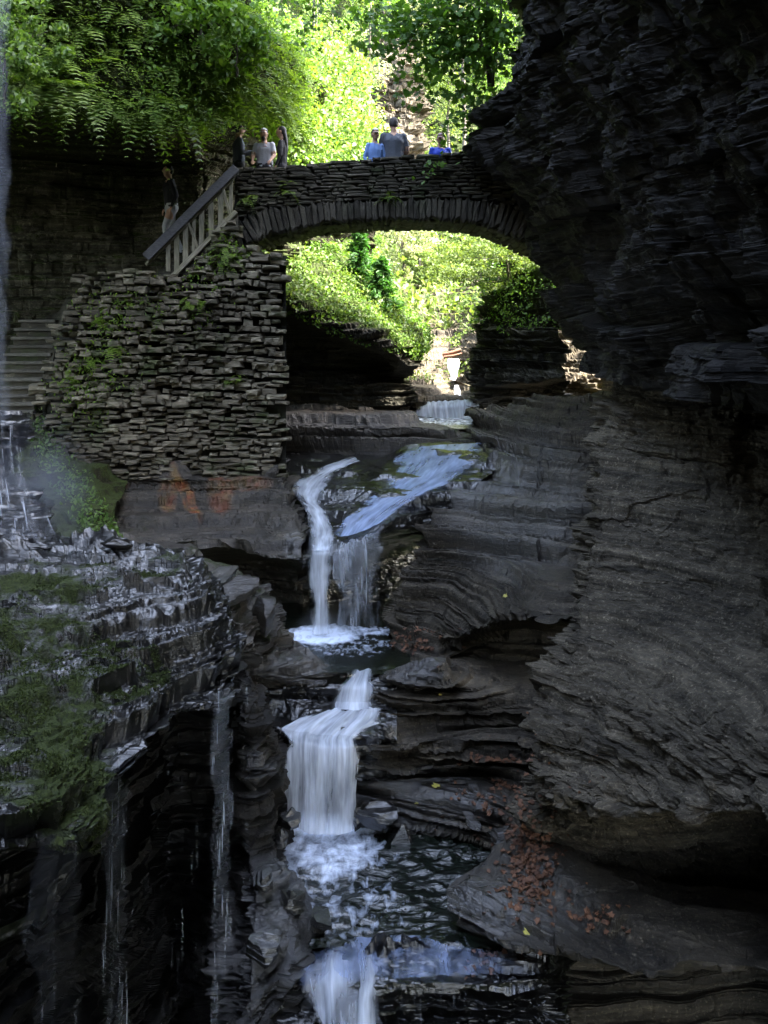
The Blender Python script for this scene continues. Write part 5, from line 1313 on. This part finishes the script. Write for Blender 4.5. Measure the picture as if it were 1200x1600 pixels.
def clumps(centres, radii, n, flat=.55):
    ci = NR.integers(0, len(centres), n); c = np.array(centres)[ci]; r = np.array(radii)[ci]
    d = unit(rnd(n)); rr = NR.uniform(.35, 1.0, n) ** .6
    p = d * rr[:, None] * r[:, None]; p[:, 2] *= flat
    return c + p, d
def branch_mesh(name, paths, mat, root, sides=5):
    V = []; Fc = []
    for pts, r0, r1 in paths:
        n = len(pts); base = len(V)
        for i, p in enumerate(pts):
            p = Vector(p); a = Vector(pts[max(i - 1, 0)]); b = Vector(pts[min(i + 1, n - 1)]); z = (b - a).normalized()
            x = z.orthogonal().normalized(); y = z.cross(x); r = r0 + (r1 - r0) * i / (n - 1)
            for k in range(sides):
                q = p + (x * math.cos(6.283 * k / sides) + y * math.sin(6.283 * k / sides)) * r - root.location
                V.append(tuple(q))
        for i in range(n - 1):
            for k in range(sides):
                a = base + i * sides + k; b = base + i * sides + (k + 1) % sides
                Fc.append((a, b, b + sides, a + sides))
    me = bpy.data.meshes.new(name); me.from_pydata(V, [], Fc); me.materials.append(mat); me.update()
    for p in me.polygons: p.use_smooth = True
    return link(name, me, root)
def wander(a, b, n, amp, seed):
    g = random.Random(seed); a = Vector(a); b = Vector(b); out = []
    for i in range(n):
        t = i / (n - 1); o = Vector((g.uniform(-1, 1), g.uniform(-1, 1), g.uniform(-1, 1))) * amp * math.sin(math.pi * min(t * 1.1, 1))
        out.append(a.lerp(b, t) + o)
    return out
def tree(base, top, crown_c, crown_r, nclump, nleaf, size, mat, label, cat='tree', group=None, trunk_r=.12, shape=RH, name='tree', seed=0, flat=.6, cr=.28):
    g = random.Random(seed)
    root = thing(name, base, label, cat, group)
    tr = wander(base, top, 6, trunk_r * 1.3, seed)
    C = []; rad = []; br = []
    for i in range(nclump):
        while True:
            v = Vector((g.uniform(-1, 1), g.uniform(-1, 1), g.uniform(-1, 1)))
            if .25 < v.length < 1: break
        c = Vector(crown_c) + Vector((v.x * crown_r[0], v.y * crown_r[1], v.z * crown_r[2]))
        C.append(tuple(c)); rad.append(g.uniform(.6, 1.3) * cr * max(crown_r))
        if i % 2 == 0:
            k = g.randint(2, 5); br.append((wander(tr[k], c, 4, .06 * max(crown_r), seed + i), trunk_r * .3, trunk_r * .06))
    branch_mesh('trunk', [(tr, trunk_r, trunk_r * .4)], M_bark, root, 7)
    branch_mesh('limb', br, M_bark, root, 4)
    p, d = clumps(C, rad, nleaf, flat)
    N = unit(d * .5 + rnd(nleaf, .55) + np.array([0, 0, .6])); D = unit(rnd(nleaf) + np.array([0, 0, -.5]))
    leaves('crown', p, D, N, size * NR.uniform(.6, 1.3, nleaf), shape, mat, root)
    return root

# ---- far hillside: trees and shrubs standing one behind another
far = [  # px, base py, depth, crown width px, height px, material, label
    (395, 330, 40, 120, 190, L_mid, 'round fresh green tree behind the left end of the bridge'),
    (470, 300, 44, 110, 260, L_far, 'tall yellow green tree above the three people on the bridge'),
    (550, 260, 50, 100, 200, L_farp, 'pale silvery green tree left of the tallest man'),
    (520, 150, 60, 120, 180, L_far, 'yellow green tree at the top edge above the bridge'),
    (600, 110, 66, 130, 150, L_far, 'sunlit tree at the top edge over the pale rock face'),
    (700, 250, 46, 90, 200, L_far, 'sunlit tree behind the person in bright blue'),
    (690, 120, 62, 130, 160, L_farp, 'pale tree at the top edge behind the maple'),
    (770, 240, 40, 80, 230, L_mid, 'green tree behind the overhanging rock at right'),
    (640, 60, 75, 160, 120, L_far, 'farthest hazy tree at the top centre of the view'),
    (420, 90, 60, 130, 160, L_mid, 'green tree at the top edge above the fern bank'),
    (628, 462, 38, 85, 150, L_farp, 'pale grey green shrub in the middle of the arch opening'),
    (655, 480, 37, 60, 95, L_far, 'small sunlit shrub above the stepped rocks'),
    (560, 450, 36, 60, 120, L_mid, 'leafy shrub behind the conifer in the arch opening'),
]
for i, (px, py, d, wp, hp, m, lab) in enumerate(far):
    b = P(px, py, d); s = d / F; h = hp * s; w_ = wp * s / 2
    tree(b, (b[0], b[1], b[2] + h * .8), (b[0], b[1], b[2] + h * .62), (w_ * 1.05, w_ * .9, h * .42), 34, 6000, 4.0 * s, m, lab, 'tree' if hp > 130 else 'shrub', trunk_r=max(.08, 2.2 * s), seed=50 + i, name='tree' if hp > 130 else 'shrub', cr=.24)
# undergrowth covering the far slopes
def scatter_on(rows, n, size, mat, name, amp=.35, shape=RH, keep=None, droop=0.0):
    A, u, v = grid(rows, 8)
    nn = normals(A)
    i = NR.integers(0, A.shape[0], n * 2); j = NR.integers(0, A.shape[1], n * 2)
    p = A[i, j]; q = nn[i, j]
    sx = 600 + p[:, 0] / p[:, 1] * F; sy = HOR - p[:, 2] / p[:, 1] * F
    # pick in proportion to what the eye meets: uniform over the grid
    m = (sx > -60) & (sx < 1260) & (sy > -60) & (sy < 1660)
    if keep is not None: m &= keep(sx, sy, p)
    p = p[m][:n]; q = q[m][:n]; k = len(p)
    cl = fbm(p[:, 0] * 1.2, p[:, 1] * 1.2, p[:, 2] * 1.2, 3, 5)
    p = p + q * (NR.uniform(0, amp, k) * (1 + 1.6 * np.clip(cl, -.5, 1)))[:, None] + rnd(k, amp * .3)
    return leaves(name, p, unit(rnd(k) + np.array([0, -.3, -.4 - droop])), unit(q + rnd(k, .6) + np.array([0, 0, .3])), size * NR.uniform(.5, 1.4, k), shape, mat, None, kind='stuff')
hb = [[c if len(c) == 4 else c for c in r] for r in HB[1:]]
scatter_on(hb, 42000, .26, L_far, 'undergrowth', 1.3)
scatter_on(hb, 9000, .26, L_farp, 'undergrowth', 1.0, keep=lambda sx, sy, p: (sx > 540) & (sx < 700))
# pale rock face in the sun, high behind the tallest man
PR_ = 0
PR = [[(575, 60, 58), (600, 55, 57), (640, 60, 57), (668, 70, 59)],
      [(572, 120, 56), (598, 118, 54.5), (640, 122, 54.5), (668, 125, 57)],
      [(575, 190, 54), (600, 188, 53), (640, 188, 53), (664, 190, 56)],
      [(570, 260, 51), (600, 258, 50), (645, 258, 50), (668, 262, 53)]]
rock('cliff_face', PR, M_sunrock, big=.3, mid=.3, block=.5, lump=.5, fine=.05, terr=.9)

for i, (x0, y0, x1, y1, d, lab) in enumerate(((478, 250, 492, -30, 34, 'slender bare trunked tree rising behind the three people on the left'), (572, 235, 580, -40, 42, 'slender pale trunk left of the tallest man, against the bright slope'), (725, 240, 716, -30, 38, 'thin leaning tree behind the maple leaves'))):
    b = P(x0, y0, d); c = P(x1, y1, d)
    tree(b, c, P((x0 + x1) / 2, 40, d), (1.6, 1.2, 1.8), 16, 1500, 5 * d / F, L_mid, lab, trunk_r=.09, seed=150 + i, cr=.3)
# ---- mossy brow seen through the arch
scatter_on(ML[0:4], 15000, .085, L_mid, 'ground_cover', .16, keep=lambda sx, sy, p: sy < np.interp(sx, [440, 520, 580, 650], [478, 512, 532, 556]) + 6)
scatter_on(ML[1:4], 4200, .10, L_far, 'ground_cover', .22, keep=lambda sx, sy, p: (sy < np.interp(sx, [440, 520, 580, 650], [470, 500, 522, 545])))
scatter_on(RA[0:6], 6000, .085, L_mid, 'ground_cover', .14, keep=lambda sx, sy, p: (sy < 520) & (vn(p[:, 0] * 1.4, p[:, 1] * 1.4, p[:, 2] * 1.4, 7) > -.25))
scatter_on(FS[0:6], 5000, .10, L_far, 'ground_cover', .10, keep=lambda sx, sy, p: (vn(p[:, 0] * 1.1, p[:, 1] * 1.1, p[:, 2] * 1.6, 7) > .12) & (sy < 600))
# conifer and shrubs in the arch opening
def conifer(base, h, w_, n, size, label, seed):
    g = random.Random(seed); root = thing('conifer', base, label, 'tree')
    tr = wander(base, (base[0], base[1], base[2] + h), 5, .04, seed); branch_mesh('trunk', [(tr, .06, .012)], M_bark, root)
    C = []; D = []; br = []
    for k in range(70):
        t_ = (k / 70) ** .85; z = base[2] + h * (.12 + .88 * t_); a = g.uniform(0, 6.283); L = w_ * (1 - t_ * .85) * g.uniform(.6, 1.1)
        e = Vector((math.cos(a) * L, math.sin(a) * L, L * .12)); o = Vector((base[0], base[1], z)); br.append(([o, o + e * .5, o + e], .012, .003))
        m = int(n / 70)
        for q in range(m):
            s_ = g.uniform(.2, 1.05); p = o + e * s_ + Vector((g.gauss(0, .05), g.gauss(0, .05), g.gauss(0, .05) - .06 * s_)); C.append(tuple(p)); D.append(tuple(e.normalized() + Vector((g.gauss(0, .5), g.gauss(0, .5), g.gauss(-.3, .3)))))
    branch_mesh('limb', br, M_bark, root, 3)
    k = len(C); leaves('crown', C, np.array(D), unit(rnd(k, .5) + np.array([0, 0, 1])), size * NR.uniform(.6, 1.3, k), np.array([(-.5, 0), (0, .13), (.5, 0), (0, -.13)]), L_con, root)
conifer(P(562, 470, 24.5), 1.9, .62, 3500, .15, 'narrow dark green conifer just under the arch, left of centre', 3)
conifer(P(596, 500, 24.0), 1.55, .70, 3500, .15, 'lower bushy dark conifer right of the narrow one', 4)
tree(P(810, 520, 24.5), P(790, 400, 23.5), P(762, 408, 23.5), (1.45, .9, .80), 44, 9000, .07, L_far, 'wide arching shrub with bare twigs filling the right of the arch opening', 'shrub', name='shrub', trunk_r=.05, seed=91, cr=.26, flat=.4)
tree(P(505, 430, 24.6), P(500, 380, 24.5), P(495, 395, 24.5), (.55, .5, .45), 16, 1500, .08, L_mid, 'small leafy shrub under the left haunch of the arch', 'shrub', name='shrub', trunk_r=.03, seed=92)
# bare fallen trunk among the far greenery
lg = thing('fallen_branch', P(650, 490, 29), 'pale bare branch lying across the greenery above the far rock steps', 'branch')
branch_mesh('branch', [(wander(P(624, 484, 29), P(662, 504, 28.8), 6, .05, 3), .05, .03), (wander(P(640, 489, 29), P(632, 476, 29.2), 3, .02, 4), .02, .008)], M_bark, lg)
t = NT('red brown log'); M_log = t.done(t.n('BsdfPrincipled', {'Base Color': t.mix(t.noise(t.pos((3, 3, 3)), 4), (.14, .06, .035), (.30, .16, .10)), 'Roughness': .8}))
lg = thing('driftwood_log', P(706, 552, 29), 'reddish log wedged above the tiny highest fall', 'log')
branch_mesh('log', [([P(692, 554, 29), P(706, 551, 28.9), P(720, 546, 28.9)], .07, .05), ([P(694, 558, 28.9), P(708, 556, 28.8), P(722, 552, 28.8)], .05, .03)], M_log, lg)

# ---- ferns and leafy cover on the overhang at top left
def fern(fr, base, out, L, droop, w_=.2, n=13):
    """append one frond as leaflets: fr is (C, D, N, S)"""
    base = Vector(base); out = Vector(out).normalized(); side = out.cross(Vector((0, 0, 1))).normalized()
    for i in range(1, n + 1):
        t_ = i / n; p = base + out * (L * t_) + Vector((0, 0, L * (.35 * t_ - droop * t_ * t_)))
        tg = (out + Vector((0, 0, .35 - 2 * droop * t_))).normalized(); nrm = side.cross(tg)
        wl = L * w_ * math.sin(math.pi * min(.12 + .9 * t_, .99)) + .01
        for e in (-1, 1):
            d = (side * e + tg * .45).normalized(); fr[0].append(tuple(p + d * wl * .5)); fr[1].append(tuple(d)); fr[2].append(tuple(nrm)); fr[3].append(wl)
FL = np.array([(-.5, .08), (-.1, .15), (.5, 0), (-.1, -.15), (-.5, -.08)])
def fern_patch(name, pts, label=None, L=(.25, .55), n=7, mat=None, group=None, spread=1.0, kind=None, towards=(0, -1, 0)):
    fr = ([], [], [], [])
    g = random.Random(len(pts) * 7 + int(abs(pts[0][0] * 100)))
    for p in pts:
        for k in range(n):
            a = g.uniform(0, 6.283); o = Vector((math.cos(a) * spread, math.sin(a) * spread, g.uniform(-.5, .3))) + Vector(towards) * g.uniform(.1, .9)
            fern(fr, p, o, g.uniform(*L), g.uniform(.5, 1.1), g.uniform(.16, .24), 11)
    if not kind:
        root = thing('fern', tuple(pts[0]), label, 'fern', group)
        m_ = 22
        for k in range(0, len(fr[0]), m_):
            leaves('frond', fr[0][k:k + m_], fr[1][k:k + m_], fr[2][k:k + m_], fr[3][k:k + m_], FL, mat or L_fern, root)
        return root
    return leaves(name, fr[0], fr[1], fr[2], fr[3], FL, mat or L_fern, None, kind='stuff')
FB = [RC[1], RC[2], RC[3]]
A, _, _ = grid(FB, 6)
g = random.Random(8)
cand = [tuple(A[g.randrange(A.shape[0]), g.randrange(A.shape[1])]) for _ in range(9000)]
cand = [p for p in cand if -30 < PX(p)[0] < 470 and -40 < PX(p)[1] < 260]
fern_patch('fern_bank', cand[:900], kind='stuff', L=(.35, .8), n=4)
edge = [tuple(A[-1 - g.randrange(3), g.randrange(A.shape[1])]) for _ in range(3000)]
edge = [p for p in edge if -30 < PX(p)[0] < 470][:170]
fern_patch('fern_bank', edge, kind='stuff', L=(.4, .9), n=6, spread=.6)
scatter_on(FB, 24000, .065, L_fern, 'ground_cover', .30, shape=OV, keep=lambda sx, sy, p: (sx < 470))
scatter_on(FB, 4500, .10, L_mid, 'ground_cover', .6, shape=OV, keep=lambda sx, sy, p: (sx > 200) & (sx < 480) & (vn(p[:, 0], p[:, 1], p[:, 2], 3) > -.2))
# slope of greenery behind the left end of the bridge
GS = [[(400, 20, 26), (450, 60, 27), (500, 90, 29), (540, 110, 32)], [(395, 140, 24.5), (445, 160, 25), (495, 190, 27), (560, 215, 30)], [(395, 270, 23), (450, 270, 23), (520, 270, 25), (580, 265, 28)], [(395, 400, 23), (450, 400, 23), (520, 400, 26), (580, 400, 30)]]
rock('hillside', GS, M_bank, step=6, terr=.3)
scatter_on(GS[:3], 17000, .13, L_mid, 'ground_cover', .6, shape=OV)
scatter_on(GS[:3], 5000, .15, L_far, 'ground_cover', .8, shape=OV, keep=lambda sx, sy, p: sx > 440)

# near shrubs hanging in at the far left
def shrub(base, r, nc, n, size, mat, label, seed, shape=OV, flat=.7):
    return tree(base, (base[0], base[1], base[2] + r[2]), (base[0], base[1], base[2] + r[2] * .6), r, nc, n, size, mat, label, 'shrub', name='shrub', trunk_r=.025, shape=shape, seed=seed, flat=flat, cr=.3)
shrub(P(8, 165, 13.5), (.55, .5, .75), 26, 1700, .10, L_bush, 'bluish green leafy shrub drooping at the far left edge under the ferns', 21)
shrub(P(45, 95, 14.5), (.7, .5, .6), 20, 1500, .10, L_bush, 'leafy shrub at the upper left, above the drooping one', 22)
shrub(P(315, 70, 16.5), (.9, .6, .7), 24, 1300, .14, L_mid, 'bright broad leaved sapling on the fern bank, top centre left', 23)
shrub(P(370, 120, 17.5), (.7, .6, .6), 20, 1200, .14, L_mid, 'broad leaved sapling hanging over the rock beside the bridge end', 24)

# bank below the wall, wall ferns and tufts
scatter_on(BK[0:4], 5200, .075, L_bush, 'ground_cover', .14, shape=OV, keep=lambda sx, sy, p: (sx > 38) & (sx < 190) & (np.abs(sx - np.interp(sy, [670, 760, 840], [62, 110, 160])) < 28))
for i, (px, py, lab) in enumerate(((160, 500, 'bright fern tuft high on the left part of the rough wall'), (135, 565, 'fern tuft low near the stairs end of the rough wall'), (185, 545, 'wide fern tuft in the upper left of the rough wall'),
        (205, 470, 'small fern just under the top of the rough wall'), (105, 590, 'small fern at the edge beside the lower steps'), (300, 478, 'fern sprig hanging on the wall under the timber railing'), (345, 410, 'largest fern below the foot of the arch'),
        (370, 405, 'fern right under the left springing of the arch'), (365, 590, 'lone small fern on the right half of the rough wall'), (445, 305, 'fern growing from the bridge face at left'), (385, 318, 'fern at the left end of the arch stones'),
        (612, 318, 'fern hanging over the arch stones at mid bridge'), (300, 465, 'second fern sprig below the timber railing'), (355, 380, 'fern tuft against the foot of the railing'))):
    if px in (445, 385, 612): c = (bx(px), YB - .05, bz(py - 8)); L = (.2, .34)
    else: c = wall_pt(px, py); c = (c[0], c[1] - .12, c[2]); L = (.2, .42) if 'small' not in lab else (.14, .26)
    pts = [(c[0] + R.gauss(0, .08), c[1] + R.uniform(-.05, .05), c[2] + R.gauss(0, .06)) for _ in range(4)]
    fern_patch('fern', pts, lab, L=L, n=4, mat=L_fern)
cc = []
for px, py, s_, n_ in ((240, 460, 45, 700), (170, 500, 32, 700), (150, 580, 35, 600), (130, 630, 25, 300), (330, 420, 28, 500), (310, 500, 14, 160), (360, 390, 26, 400), (430, 310, 30, 160)):
    for _ in range(n_):
        q = wall_pt(px + R.gauss(0, s_), py + R.gauss(0, s_ * .7)); cc.append((q[0], q[1] - R.uniform(.02, .2), q[2]))
cc = [c for c in cc if PX(c)[1] > il(WT, PX(c)[0]) - 3]
leaves('ground_cover', cc, rnd(len(cc)) + np.array([0, 0, -.8]), rnd(len(cc), .5) + np.array([0, -.6, .5]), NR.uniform(.03, .08, len(cc)), OV, L_fern, None, kind='stuff')
# bright maple seedlings on the parapet
for px, py, n_, lab in ((680, 258, 16, 'bright maple sprig in front of the parapet near the person in blue'), (672, 272, 8, 'lower bright sprig on the parapet face'), (655, 282, 4, 'tiny bright sprig lowest on the parapet face')):
    root = thing('seedling', P(px, py, 18.75), lab, 'seedling')
    C = [P(px + R.gauss(0, 8), py + R.gauss(0, 4), 18.75 + R.uniform(-.1, .08)) for _ in range(n_)]
    leaves('leaf_spray', C, rnd(n_) + np.array([0, -.2, -.3]), rnd(n_, .35) + np.array([0, -.5, .9]), NR.uniform(.08, .13, n_), MP, L_map, root, kind='stuff')
    branch_mesh('stem', [(wander((c[0], c[1], c[2]), P(px + 6, py + 8, 18.85), 3, .01, 3), .004, .005) for c in C], M_bark, root, 3)

# ---- maple hanging over the bridge from the right, saplings on the outcrop
mp = thing('maple_tree', P(768, 128, 18.9), 'leafy maple on the right outcrop spreading over the bridge', 'maple tree')
trk = [wander(P(766, 140, 18.9), P(758, -60, 18.5), 7, .05, 1), wander(P(770, 135, 19.0), P(790, -60, 18.9), 6, .06, 2), wander(P(764, 132, 18.8), P(742, -60, 18.2), 6, .06, 3)]
branch_mesh('trunk', [(trk[0], .055, .03), (trk[1], .035, .02), (trk[2], .03, .02)], M_bark, mp, 6)
limbs = []; C = []
ends = [(560, 10, 17.2), (590, 45, 17.4), (610, 90, 17.6), (640, 60, 17.8), (650, 120, 17.8), (690, 40, 18), (700, 95, 18.1), (735, 60, 18.2), (755, 95, 18.5), (790, 60, 18.7), (800, 110, 18.7), (720, 150, 18.3), (745, 180, 18.4), (735, 215, 18.5), (660, 20, 17.6), (705, 10, 18), (760, 20, 18.4), (640, 155, 17.9), (700, 225, 18.3), (625, 20, 17.4), (680, 75, 17.9), (575, 75, 17.3), (665, 100, 17.9)]
for i, e in enumerate(ends):
    a = trk[i % 3][2 + i % 4]; pth = wander(a, P(*e), 7, .14, 30 + i); limbs.append((pth, .014, .004))
    for k in range(2, 7):
        for q in range(30 if k > 3 else 14):
            C.append(Vector(pth[k]) + Vector((R.gauss(0, .26), R.gauss(0, .3), R.gauss(0, .11))))
branch_mesh('limb', limbs, M_bark, mp, 4)
C = [c for c in C if not (PX(c)[0] < 545 or (PX(c)[0] < 690 and PX(c)[1] > 172))]
R.shuffle(C)
big = C[:260]; small = C[260:]
me_leaf = []
for k in range(6):
    o = leaves('leaf', [(0, 0, 0)], [(1, .1 * k, 0)], [(0, 0, 1)], [1.0], MP, L_map, None, fold=.1 + .05 * k); me_leaf.append(o.data); bpy.data.objects.remove(o)
for c in big:
    o = bpy.data.objects.new('leaf', R.choice(me_leaf)); COL.objects.link(o); o.parent = mp; o.location = c - mp.location
    s_ = R.uniform(.11, .19); o.scale = (s_, s_, s_); o.rotation_euler = (R.gauss(.55, .45), R.gauss(0, .45), R.uniform(0, 6.283))
n_ = len(small); leaves('crown', [tuple(c) for c in small], rnd(n_) + np.array([0, -.3, -.2]), rnd(n_, .5) + np.array([0, -.45, .8]), NR.uniform(.10, .18, n_), MP, L_map, mp)
# upper left spray of maple at the top of the picture
m2 = thing('maple_branch', P(470, -20, 16.5), 'bare twigged branch with small leaves reaching in at the top centre', 'branch')
lm = []; C = []
for i, (a, b) in enumerate((((430, -40, 16.8), (560, 40, 16.6)), ((500, -40, 16.6), (470, 70, 16.8)), ((520, -50, 16.5), (620, 30, 16.8)), ((430, -30, 17), (420, 60, 17.4)))):
    pth = wander(P(*a), P(*b), 8, .12, 60 + i); lm.append((pth, .014, .003))
    for k in range(1, 8):
        for q in range(16): C.append(tuple(Vector(pth[k]) + Vector((R.gauss(0, .22), R.gauss(0, .2), R.gauss(0, .12)))))
branch_mesh('limb', lm, M_bark, m2, 4)
n_ = len(C); leaves('leaf_spray', C, rnd(n_) + np.array([0, -.2, -.3]), rnd(n_, .5) + np.array([0, -.4, .8]), NR.uniform(.07, .13, n_), MP, L_map, m2, kind='stuff')

# moss cushions and hanging threads on the wet shelf
MC = []; MN = []
for V, m, n in MOSS:
    s = np.where((m > .28) & (V[:, 1] < 12.5))[0]
    if len(s):
        s = s[NR.integers(0, len(s), int(min(len(s) * 1.4, 60000)))]
        q = V[s]; k = vn(q[:, 0] * 3.4, q[:, 1] * 3.4, q[:, 2] * 3.4, 91) + .5 * vn(q[:, 0] * 9, q[:, 1] * 9, q[:, 2] * 9, 92)
        ok = k > -.05; MC.append(q[ok]); MN.append(n[s][ok])
MC = np.concatenate(MC); MN = np.concatenate(MN); k = len(MC)
D = unit(MN + rnd(k, .5) + np.array([0, 0, -.35]))
leaves('moss', MC + D * .012, D, unit(rnd(k)), NR.uniform(.010, .030, k), RH, leaf_mat('moss tufts', (.012, .018, .005), (.055, .075, .016), (1, 1.2, .5), .2, .8), None, kind='stuff')
# ---------------------------------------------------------------- small things lying on the rock
bv = []
for V, Fc, nm in SURF:
    sx = 600 + V[:, 0] / np.maximum(V[:, 1], .5) * F; sy = HOR - V[:, 2] / np.maximum(V[:, 1], .5) * F
    ok = (sx > 380) & (sx < 1100) & (sy > 820) & (sy < 1560) & (V[:, 1] > 3)
    f = Fc[ok[Fc].all(1)]
    if len(f) > 50:
        ids, inv = np.unique(f, return_inverse=True)
        bv.append(BVHTree.FromPolygons(V[ids].tolist(), inv.reshape(f.shape).tolist()))
def hit(px, py):
    d = Vector(P(px, py, 1.0)).normalized(); best = None
    for b in bv:
        r = b.ray_cast(Vector((0, 0, 0)), d)
        if r[0] is not None and (best is None or r[3] < best[2]): best = (r[0], r[1] if r[1].dot(d) < 0 else -r[1], r[3])
    return best
def litter(name, cx, cy, rx, ry, n, size, mat):
    C = []; N = []
    for _ in range(n):
        h = hit(cx + R.gauss(0, rx), cy + R.gauss(0, ry))
        if h is None or h[1].z < .15: continue
        C.append(tuple(h[0] + h[1] * R.uniform(.008, .03))); N.append(tuple(h[1] + Vector((R.gauss(0, .35), R.gauss(0, .35), R.gauss(0, .3) + .4))))
    if not C: return
    k = len(C); leaves(name, C, rnd(k) * np.array([1, 1, .3]), N, NR.uniform(.6, 1.2, k) * size, MP, mat, None, fold=.35, kind='stuff')
litter('leaf_litter', 830, 1340, 22, 40, 260, .075, L_dead)
litter('leaf_litter', 812, 1325, 30, 60, 120, .075, L_dead)
litter('leaf_litter', 765, 1188, 26, 4, 70, .07, L_dead)
litter('leaf_litter', 790, 1225, 10, 6, 30, .07, L_dead)
litter('leaf_litter', 645, 1000, 30, 10, 150, .07, L_dead)
litter('leaf_litter', 935, 1435, 22, 10, 40, .07, L_dead)
litter('leaf_litter', 760, 1500, 20, 14, 40, .06, L_dead)
litter('leaf_litter', 760, 1258, 30, 10, 60, .06, L_dead)
litter('leaf_litter', 830, 1240, 60, 90, 60, .05, L_dead)
for px, py, lab in ((682, 1229, 'large yellow leaf on the wet ledge right of the wide lower fall'), (769, 1234, 'small yellow leaf on the curved ledge by the brown twigs'), (842, 1392, 'pale yellow leaf on the smooth apron below the brown litter'),
        (824, 1456, 'pale leaf near the front of the smooth apron'), (791, 932, 'yellow leaf on the bulging ledge above the dark hollow'), (651, 1257, 'tiny yellow leaf above the lower pool edge'), (815, 1497, 'orange brown leaf at the lip below the apron'), (688, 1087, 'tiny pale leaf on the ledge right of the short step')):
    h = hit(px, py)
    if h is None: continue
    s_ = .13 if 'large' in lab else (.06 if 'tiny' in lab else .09)
    o = leaves('fallen_leaf', [tuple(h[0] + h[1] * .012)], [(1, R.uniform(-1, 1), 0)], [tuple(h[1] + Vector((0, -.3, .4)))], [s_], MP, L_yel if 'brown' not in lab else L_dead, None, fold=.25)
    tagp(o, lab, 'leaf')
def boulder(c, r, mat, label, seed, flat=None, name='rock'):
    g = random.Random(seed); bm = bmesh.new(); bmesh.ops.create_icosphere(bm, subdivisions=5, radius=1)
    V = np.array([v.co for v in bm.verts]); q = NR.normal(0, 1, (14, 3)); q = unit(q)
    for n in q:
        d = V @ n; cut = g.uniform(.35, .75); ex = np.maximum(d - cut, 0); V = V - ex[:, None] * n
    V = V * (1 + .06 * fbm(V[:, 0] * 3, V[:, 1] * 3, V[:, 2] * 9 + seed, 3, seed))[:, None]
    V = V * np.array(r)
    zq = V[:, 2] / .055; V[:, 2] = (np.floor(zq) + np.clip((zq - np.floor(zq) - .5) * 3.5 + .5, 0, 1)) * .055
    for v, p in zip(bm.verts, V): v.co = p
    me = bpy.data.meshes.new(name); bm.to_mesh(me); bm.free(); me.materials.append(mat)
    col_attr(me, 'mask', np.tile([.1, .8, 0, 1.], (len(V), 1)))
    o = link(name, me); o.location = c; o.rotation_euler = (g.uniform(-.15, .15), g.uniform(-.15, .15), g.uniform(0, 3))
    tagp(o, label, 'rock'); return o
bc = P(626, 1308, 11.75)
bm = bmesh.new(); hull(bm, [(-.16, -.1, -.1), (.14, -.08, -.1), (.16, .1, -.1), (-.1, .1, -.1), (.03, 0, .17), (.06, .04, .15), (-.13, .02, -.02), (.14, 0, .02)])
me = bpy.data.meshes.new('stone'); bm.to_mesh(me); bm.free(); me.materials.append(M_wet); col_attr(me, 'mask', np.tile([0, 1, 0, 1.], (len(me.vertices), 1)))
o = link('pointed_stone', me); o.location = bc; tagp(o, 'small pointed wet stone sticking out at the back of the lower pool', 'stone')
boulder(P(788, 1302, 11.4), (.36, .22, .08), M_shale, 'flat smooth slab of rock at the right rear corner of the lower pool', 2)
boulder(P(735, 1283, 11.7), (.30, .18, .06), M_shale, 'thin broken slab left of the smooth slab behind the pool', 3)
boulder(P(565, 1270, 11.9), (.24, .25, .20), M_wet, 'dark rounded rock at the foot of the wide lower fall', 4)
boulder(P(592, 1278, 11.8), (.30, .25, .16), M_wet, 'dark wet rock next to the rounded one, behind the pool', 5)
boulder(P(452, 1283, 11.2), (.17, .2, .14), M_wet, 'black rock in the foam left of the wide lower fall', 6)
boulder(P(440, 1310, 10.9), (.13, .2, .12), M_wet, 'black rock jutting from the buttress into the pool', 7)
boulder(P(372, 925, 12.6), (.36, .34, .26), M_shale, 'pale cracked boulder on the left ridge above the drips', 8)
boulder(P(340, 900, 12.9), (.5, .4, .16), M_shale, 'long pale slab behind the cracked boulder on the left ridge', 9)
boulder(P(188, 848, 11.3), (.28, .2, .06), M_wet, 'flat dark rock in the trickle above the near shelf', 10)
boulder(P(409, 965, 12.9), (.3, .3, .3), M_shale, 'squared boulder at the right end of the left ridge', 12)
boulder(P(414, 1372, 10.0), (.20, .2, .17), M_wet, 'glossy wet rock highest on the left bank of the lower pool', 21)
boulder(P(452, 1402, 10.0), (.20, .2, .15), M_wet, 'glistening wet rock in the middle of the left pool bank', 22)
boulder(P(500, 1436, 9.8), (.26, .2, .10), M_wet, 'low wet rock at the front of the left pool bank beside the bottom fall', 23)
boulder(P(405, 1475, 9.3), (.22, .2, .18), M_wet, 'wet black rock lowest on the left bank, left of the bottom fall', 24)
